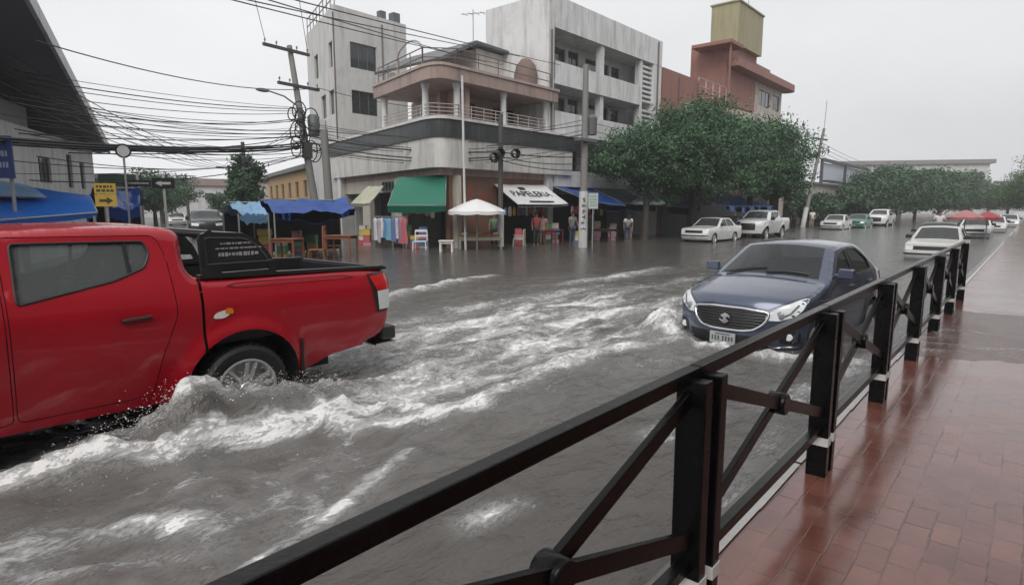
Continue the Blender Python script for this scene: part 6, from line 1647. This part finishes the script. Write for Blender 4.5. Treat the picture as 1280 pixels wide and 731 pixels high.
# crowded goods in front of and inside the shops
GCOL = [((.50, .10, .10), 'red'), ((.55, .50, .42), 'cream'), ((.10, .20, .42), 'blue'), ((.55, .42, .10), 'yellow'), ((.12, .30, .16), 'green'), ((.50, .28, .34), 'pink'), ((.60, .60, .60), 'white'), ((.20, .14, .10), 'brown')]
def goods_stack(label, group, x, y, rz, n, seed, w=.42):
    """n stacked boxes, each a thing"""
    q = random.Random(seed); z = GZ
    for k in range(n):
        c_, nm = GCOL[q.randrange(len(GCOL))]; h = q.uniform(.16, .32); ww = w * q.uniform(.75, 1.1); a = rz + q.uniform(-.2, .2)
        o = thing('goods_box', label, 'box', (x, y, z), a, group); M = WM[o.name]
        MB().box((0, 0, h / 2), (ww, ww * .8, h), M).build('carton', mat('box_' + nm, c_, .6, .2, 6), o, bevel=.01)
        MB().box((0, 0, h + .012), (ww * 1.03, ww * .83, .024), M).build('lid', mat('box_lid_' + nm, tuple(v * .7 for v in c_), .6, .2, 6), o)
        z += h + .026
for lab, grp, spots in (('box in a stack of mixed goods before the paper shop', 'boxes stacked before the paper shop', ((-19.0, 22.4), (-19.1, 24.9), (-19.3, 22.9), (-18.9, 25.2))),
                        ('box in a stack of mixed goods below the green awning', 'boxes stacked below the green awning', ((-22.6, 17.9), (-21.9, 17.9), (-21.2, 17.8), (-20.9, 18.0))),
                        ('box in a stack of mixed goods under the blue awning', 'boxes stacked under the blue awning', ((-18.2, 26.2), (-18.4, 28.4), (-17.9, 29.2), (-18.6, 30.4), (-18.3, 31.8))),
                        ('box in a stack of goods under the dark blue market stall', 'boxes under the dark blue stall', ((-20.6, 11.0), (-20.9, 11.8), (-21.2, 12.6), (-20.4, 10.3))),
                        ('box in a stack of goods beside the cream awning shop', 'boxes beside the cream awning', ((-24.6, 17.6), (-25.2, 17.8)))):
    for k, (x, y) in enumerate(spots): goods_stack(lab, grp, x, y, R(45), 3 + k % 2, int(abs(x * 100 + y * 10)) + k)
def hanging_bags(label, group, A, B, n, seed):
    q = random.Random(seed); A = Vector(A); B = Vector(B)
    for k in range(n):
        p = A + (B - A) * ((k + .5) / n) + Vector((0, 0, q.uniform(-.08, .04))); c_, nm = GCOL[q.randrange(len(GCOL))]; w = q.uniform(.10, .17); h = q.uniform(.25, .5)
        o = thing('hanging_bag', label, 'bag', p, 0, group); b = MB(); rows = []
        for (t_, s_) in ((0, .35), (.12, .8), (.5, 1), (.92, .95), (1, .6)):
            rows.append([(p.x + .05 * s_ * math.sin(2 * math.pi * j / 10), p.y + w * s_ * math.cos(2 * math.pi * j / 10), p.z - h * t_ - .06) for j in range(10)])
        b.grid(rows, close=True); b.build('bag_body', mat('box_' + nm, c_, .6, .2, 6), o, smooth=60)
        MB().tube([p + Vector((0, -.04, -.06)), p + Vector((0, 0, 0)), p + Vector((0, .04, -.06))], .006, 5).build('strap', cable, o)
hanging_bags('bag hanging in the opening of the paper shop', 'bags hanging in the paper shop', (-19.5, 21.9, 1.75), (-19.5, 25.1, 1.75), 10, 3)
hanging_bags('bag hanging below the blue awning', 'bags hanging below the blue awning', (-18.6, 26.2, 1.8), (-18.6, 29.4, 1.7), 8, 5)
hanging_bags('bag hanging below the green awning', 'bags hanging below the green awning', (-22.3, 17.9, 1.75), (-20.2, 18.1, 1.75), 7, 8)

# ================================================================== PEOPLE
skin_m = mat('skin', (.24, .13, .085), .5, .1, 4); hair_m = mat('hair', (.012, .010, .009), .5)
def skin_mesh(verts, edges, rads, sub=1):
    me = bpy.data.meshes.new('tmp'); me.from_pydata(verts, edges, []); o = bpy.data.objects.new('tmp', me); COL.objects.link(o)
    md = o.modifiers.new('s', 'SKIN'); sv = me.skin_vertices[0].data
    for i, r_ in enumerate(rads): sv[i].radius = (r_, r_)
    sv[0].use_root = True; md.use_smooth_shade = True
    s = o.modifiers.new('u', 'SUBSURF'); s.levels = sub; s.render_levels = sub
    dg = bpy.context.evaluated_depsgraph_get(); dg.update(); e = o.evaluated_get(dg); m = e.to_mesh()
    vs = [v.co.copy() for v in m.vertices]; fs = [tuple(p.vertices) for p in m.polygons]; e.to_mesh_clear(); bpy.data.objects.remove(o); bpy.data.meshes.remove(me)
    return vs, fs
def person(label, loc, rz, shirt, trousers, bend=0.0, h=1.66, reach=0.0, skirt=False):
    t = thing('person', label, 'person', loc, rz); M = WM[t.name] @ Matrix.Scale(h / 1.7, 4)
    Bm = Matrix.Translation((0, 0, .92)) @ Matrix.Rotation(bend, 4, 'X') @ Matrix.Translation((0, 0, -.92))   # leans towards -y
    up_ = lambda p: Bm @ Vector(p)
    arm = lambda s: [up_((s * .19, 0, 1.40)), up_((s * .245, -.02 - .12 * reach, 1.14 + .05 * reach)), up_((s * .235, -.08 - .34 * reach, .92 + .16 * reach)), up_((s * .23, -.11 - .42 * reach, .80 + .18 * reach))]
    leg_ = lambda s: [Vector((s * .09, .0, .88)), Vector((s * .10, -.01 + .02 * s, .48)), Vector((s * .105, .03, .08)), Vector((s * .11, -.12, .03))]
    V = [Vector((0, 0, .92)), up_((0, 0, 1.12)), up_((0, 0, 1.36)), up_((0, -.01, 1.48)), up_((0, -.03, 1.58)), up_((0, -.03, 1.66))]; Rr = [.135, .125, .14, .055, .095, .07]; E = [(0, 1), (1, 2), (2, 3), (3, 4), (4, 5)]
    for s in (-1, 1):
        k = len(V); V += arm(s); Rr += [.058, .044, .034, .03]; E += [(2, k), (k, k + 1), (k + 1, k + 2), (k + 2, k + 3)]
        k = len(V); V += leg_(s); Rr += [.095, .065, .045, .04]; E += [(0, k), (k, k + 1), (k + 1, k + 2), (k + 2, k + 3)]
    vs, fs = skin_mesh([tuple(v) for v in V], E, Rr); b = MB(); b.add(vs, fs, M); b.build('body', skin_m, t, smooth=80)
    V = [Vector((0, 0, .86)), up_((0, 0, 1.12)), up_((0, 0, 1.36)), up_((0, -.005, 1.44))]; Rr = [.165, .145, .158, .07]; E = [(0, 1), (1, 2), (2, 3)]
    for s in (-1, 1):
        a = arm(s); k = len(V); V += [a[0], a[0] * .25 + a[1] * .75]; Rr += [.075, .062]; E += [(2, k), (k, k + 1)]
    vs, fs = skin_mesh([tuple(v) for v in V], E, Rr); b = MB(); b.add(vs, fs, M); b.build('shirt', shirt, t, smooth=80)
    V = [Vector((0, 0, .90))]; Rr = [.15]; E = []
    for s in (-1, 1):
        l = leg_(s); k = len(V); V += [l[0], l[1], l[2] + Vector((0, 0, .05))]; Rr += [.108, .082, .06]; E += [(0, k), (k, k + 1), (k + 1, k + 2)]
    vs, fs = skin_mesh([tuple(v) for v in V], E, Rr); b = MB(); b.add(vs, fs, M); b.build('trousers', trousers, t, smooth=80)
    b = MB(); c = up_((0, -.012, 1.655)); b.ico(c, .105, 2, (.92, 1.0, .80), M); b.build('hair', hair_m, t, smooth=80)
    return t
sh_w = mat('shirt_white', (.62, .62, .62), .7, .06); sh_r = mat('shirt_red', (.30, .05, .05), .7); sh_g = mat('shirt_grey', (.22, .23, .24), .7); sh_p = mat('shirt_pink', (.42, .22, .22), .7); sh_k = mat('shirt_dark', (.03, .03, .04), .7); sh_gr = mat('shirt_green', (.10, .18, .12), .7)
jean = mat('jeans', (.05, .07, .12), .8); dk = mat('trousers_dark', (.025, .025, .028), .8); kh = mat('trousers_khaki', (.28, .24, .18), .8)
person('person in a white shirt bending forward under the dark green awning', (-16.9, 29.2, GZ), R(40), sh_w, jean, .7, 1.66, .6)
person('person in a red shirt standing under the PAPELERIA awning', (-18.6, 23.3, GZ), R(60), sh_r, dk, 0, 1.66)
person('person in a pale pink shirt standing beside the one in red', (-18.7, 23.95, GZ), R(30), sh_p, kh, 0, 1.6)
person('person in a grey shirt at the right end of the paper shop', (-18.2, 25.8, GZ), R(70), sh_g, jean, .1, 1.68, .4)
person('person in a green shirt behind the goods table', (-19.2, 20.9, GZ), R(40), sh_gr, dk, 0, 1.62, .5)
person('person in dark clothes under the blue awning', (-17.9, 27.0, GZ), R(50), sh_k, dk, .2, 1.66, .5)
person('person in a white shirt standing by the large red parasol', (-3.9, 39.6, GZ), R(20), sh_w, dk, 0, 1.75)
person('person in a pale shirt at the foot of the tilted pole', (-15.5, 60.0, GZ), R(40), sh_w, kh, 0, 1.7)
person('person in dark clothes on the far kerb between the white pickup and the tilted pole', (-14.8, 52.0, GZ), R(40), sh_k, dk, 0, 1.7)

# ================================================================== SKY, SUN, CAMERA
w = bpy.data.worlds.new('World'); SC.world = w; w.use_nodes = True; nt = w.node_tree; n = nt.nodes; L = nt.links
bg = n['Background']; sky = n.new('ShaderNodeTexSky'); sky.sky_type = 'NISHITA'; sky.sun_disc = False
SUN_E, SUN_R = R(46), R(150)
sky.sun_elevation = SUN_E; sky.sun_rotation = SUN_R; sky.air_density = 1.5; sky.dust_density = 4.0
hs = n.new('ShaderNodeHueSaturation'); hs.inputs['Saturation'].default_value = .10; L.new(sky.outputs[0], hs.inputs['Color'])
tc = n.new('ShaderNodeTexCoord'); mp = n.new('ShaderNodeMapping'); mp.inputs['Scale'].default_value = (1, 1, 2.2); L.new(tc.outputs['Generated'], mp.inputs['Vector'])
nz = n.new('ShaderNodeTexNoise'); nz.inputs['Scale'].default_value = 1.6; nz.inputs['Detail'].default_value = 5; nz.inputs['Roughness'].default_value = .55; L.new(mp.outputs[0], nz.inputs['Vector'])
cl = n.new('ShaderNodeMix'); cl.data_type = 'RGBA'; cl.inputs[6].default_value = (5.6, 5.65, 5.8, 1); cl.inputs[7].default_value = (8.3, 8.35, 8.5, 1)
rp = n.new('ShaderNodeMapRange'); rp.inputs[1].default_value = .35; rp.inputs[2].default_value = .68; L.new(nz.outputs['Fac'], rp.inputs[0]); 
sx_ = n.new('ShaderNodeVectorMath'); sx_.operation = 'DOT_PRODUCT'; sx_.inputs[1].default_value = (-.75, -.45, .25); L.new(tc.outputs['Generated'], sx_.inputs[0])
s2_ = n.new('ShaderNodeMath'); s2_.operation = 'MULTIPLY_ADD'; s2_.inputs[1].default_value = .55; s2_.inputs[2].default_value = .12; L.new(sx_.outputs['Value'], s2_.inputs[0])
s3_ = n.new('ShaderNodeMath'); s3_.operation = 'MULTIPLY_ADD'; s3_.inputs[1].default_value = .45; s3_.use_clamp = True; L.new(rp.outputs[0], s3_.inputs[0]); L.new(s2_.outputs[0], s3_.inputs[2]); L.new(s3_.outputs[0], cl.inputs[0])
mx = n.new('ShaderNodeMix'); mx.data_type = 'RGBA'; mx.inputs[0].default_value = .88; L.new(hs.outputs[0], mx.inputs[6]); L.new(cl.outputs[2], mx.inputs[7])
L.new(mx.outputs[2], bg.inputs['Color']); bg.inputs['Strength'].default_value = .108
sd = bpy.data.lights.new('sun', 'SUN'); sd.energy = 1.5; sd.angle = R(40); sd.color = (1, .97, .93)
so = bpy.data.objects.new('sun', sd); COL.objects.link(so)
dv = Vector((math.sin(SUN_R) * math.cos(SUN_E), math.cos(SUN_R) * math.cos(SUN_E), math.sin(SUN_E)))
so.rotation_euler = dv.to_track_quat('Z', 'Y').to_euler(); so.location = (0, 0, 30)

HZ = True
if HZ:
    hb = MB().box2((-160, -70, -1.0), (40, 300, 30)); m = bpy.data.materials.new('haze'); m.use_nodes = True; nt = m.node_tree
    for q in list(nt.nodes):
        if q.type == 'BSDF_PRINCIPLED': nt.nodes.remove(q)
    v = nt.nodes.new('ShaderNodeVolumePrincipled'); v.inputs['Color'].default_value = (.80, .82, .85, 1); v.inputs['Density'].default_value = .0011; v.inputs['Anisotropy'].default_value = .1
    nt.links.new(v.outputs[0], [q for q in nt.nodes if q.type == 'OUTPUT_MATERIAL'][0].inputs['Volume'])
    o = hb.build('haze', m); tag(o, 'thin grey rain haze', kind='stuff')

cam = bpy.data.cameras.new('camera'); cam.sensor_width = 36; cam.lens = 750 / 1280 * 36; cam.clip_end = 3000; cam.clip_start = .02
co = bpy.data.objects.new('camera', cam); COL.objects.link(co); co.location = (0, 0, 1.65)
co.rotation_euler = (R(90 - 8.082), 0, R(40.89)); SC.camera = co
SC.view_settings.view_transform = 'Standard'; SC.view_settings.look = 'None'; SC.view_settings.gamma = 1; SC.view_settings.exposure = 0.32; SC.view_settings.use_curve_mapping = False
SC.render.engine = 'CYCLES'; SC.cycles.use_denoising = True; SC.cycles.max_bounces = 6; SC.cycles.transparent_max_bounces = 12; SC.cycles.volume_bounces = 1; SC.cycles.volume_step_rate = 4
SC.cycles.use_adaptive_sampling = True; SC.cycles.adaptive_threshold = 0.015
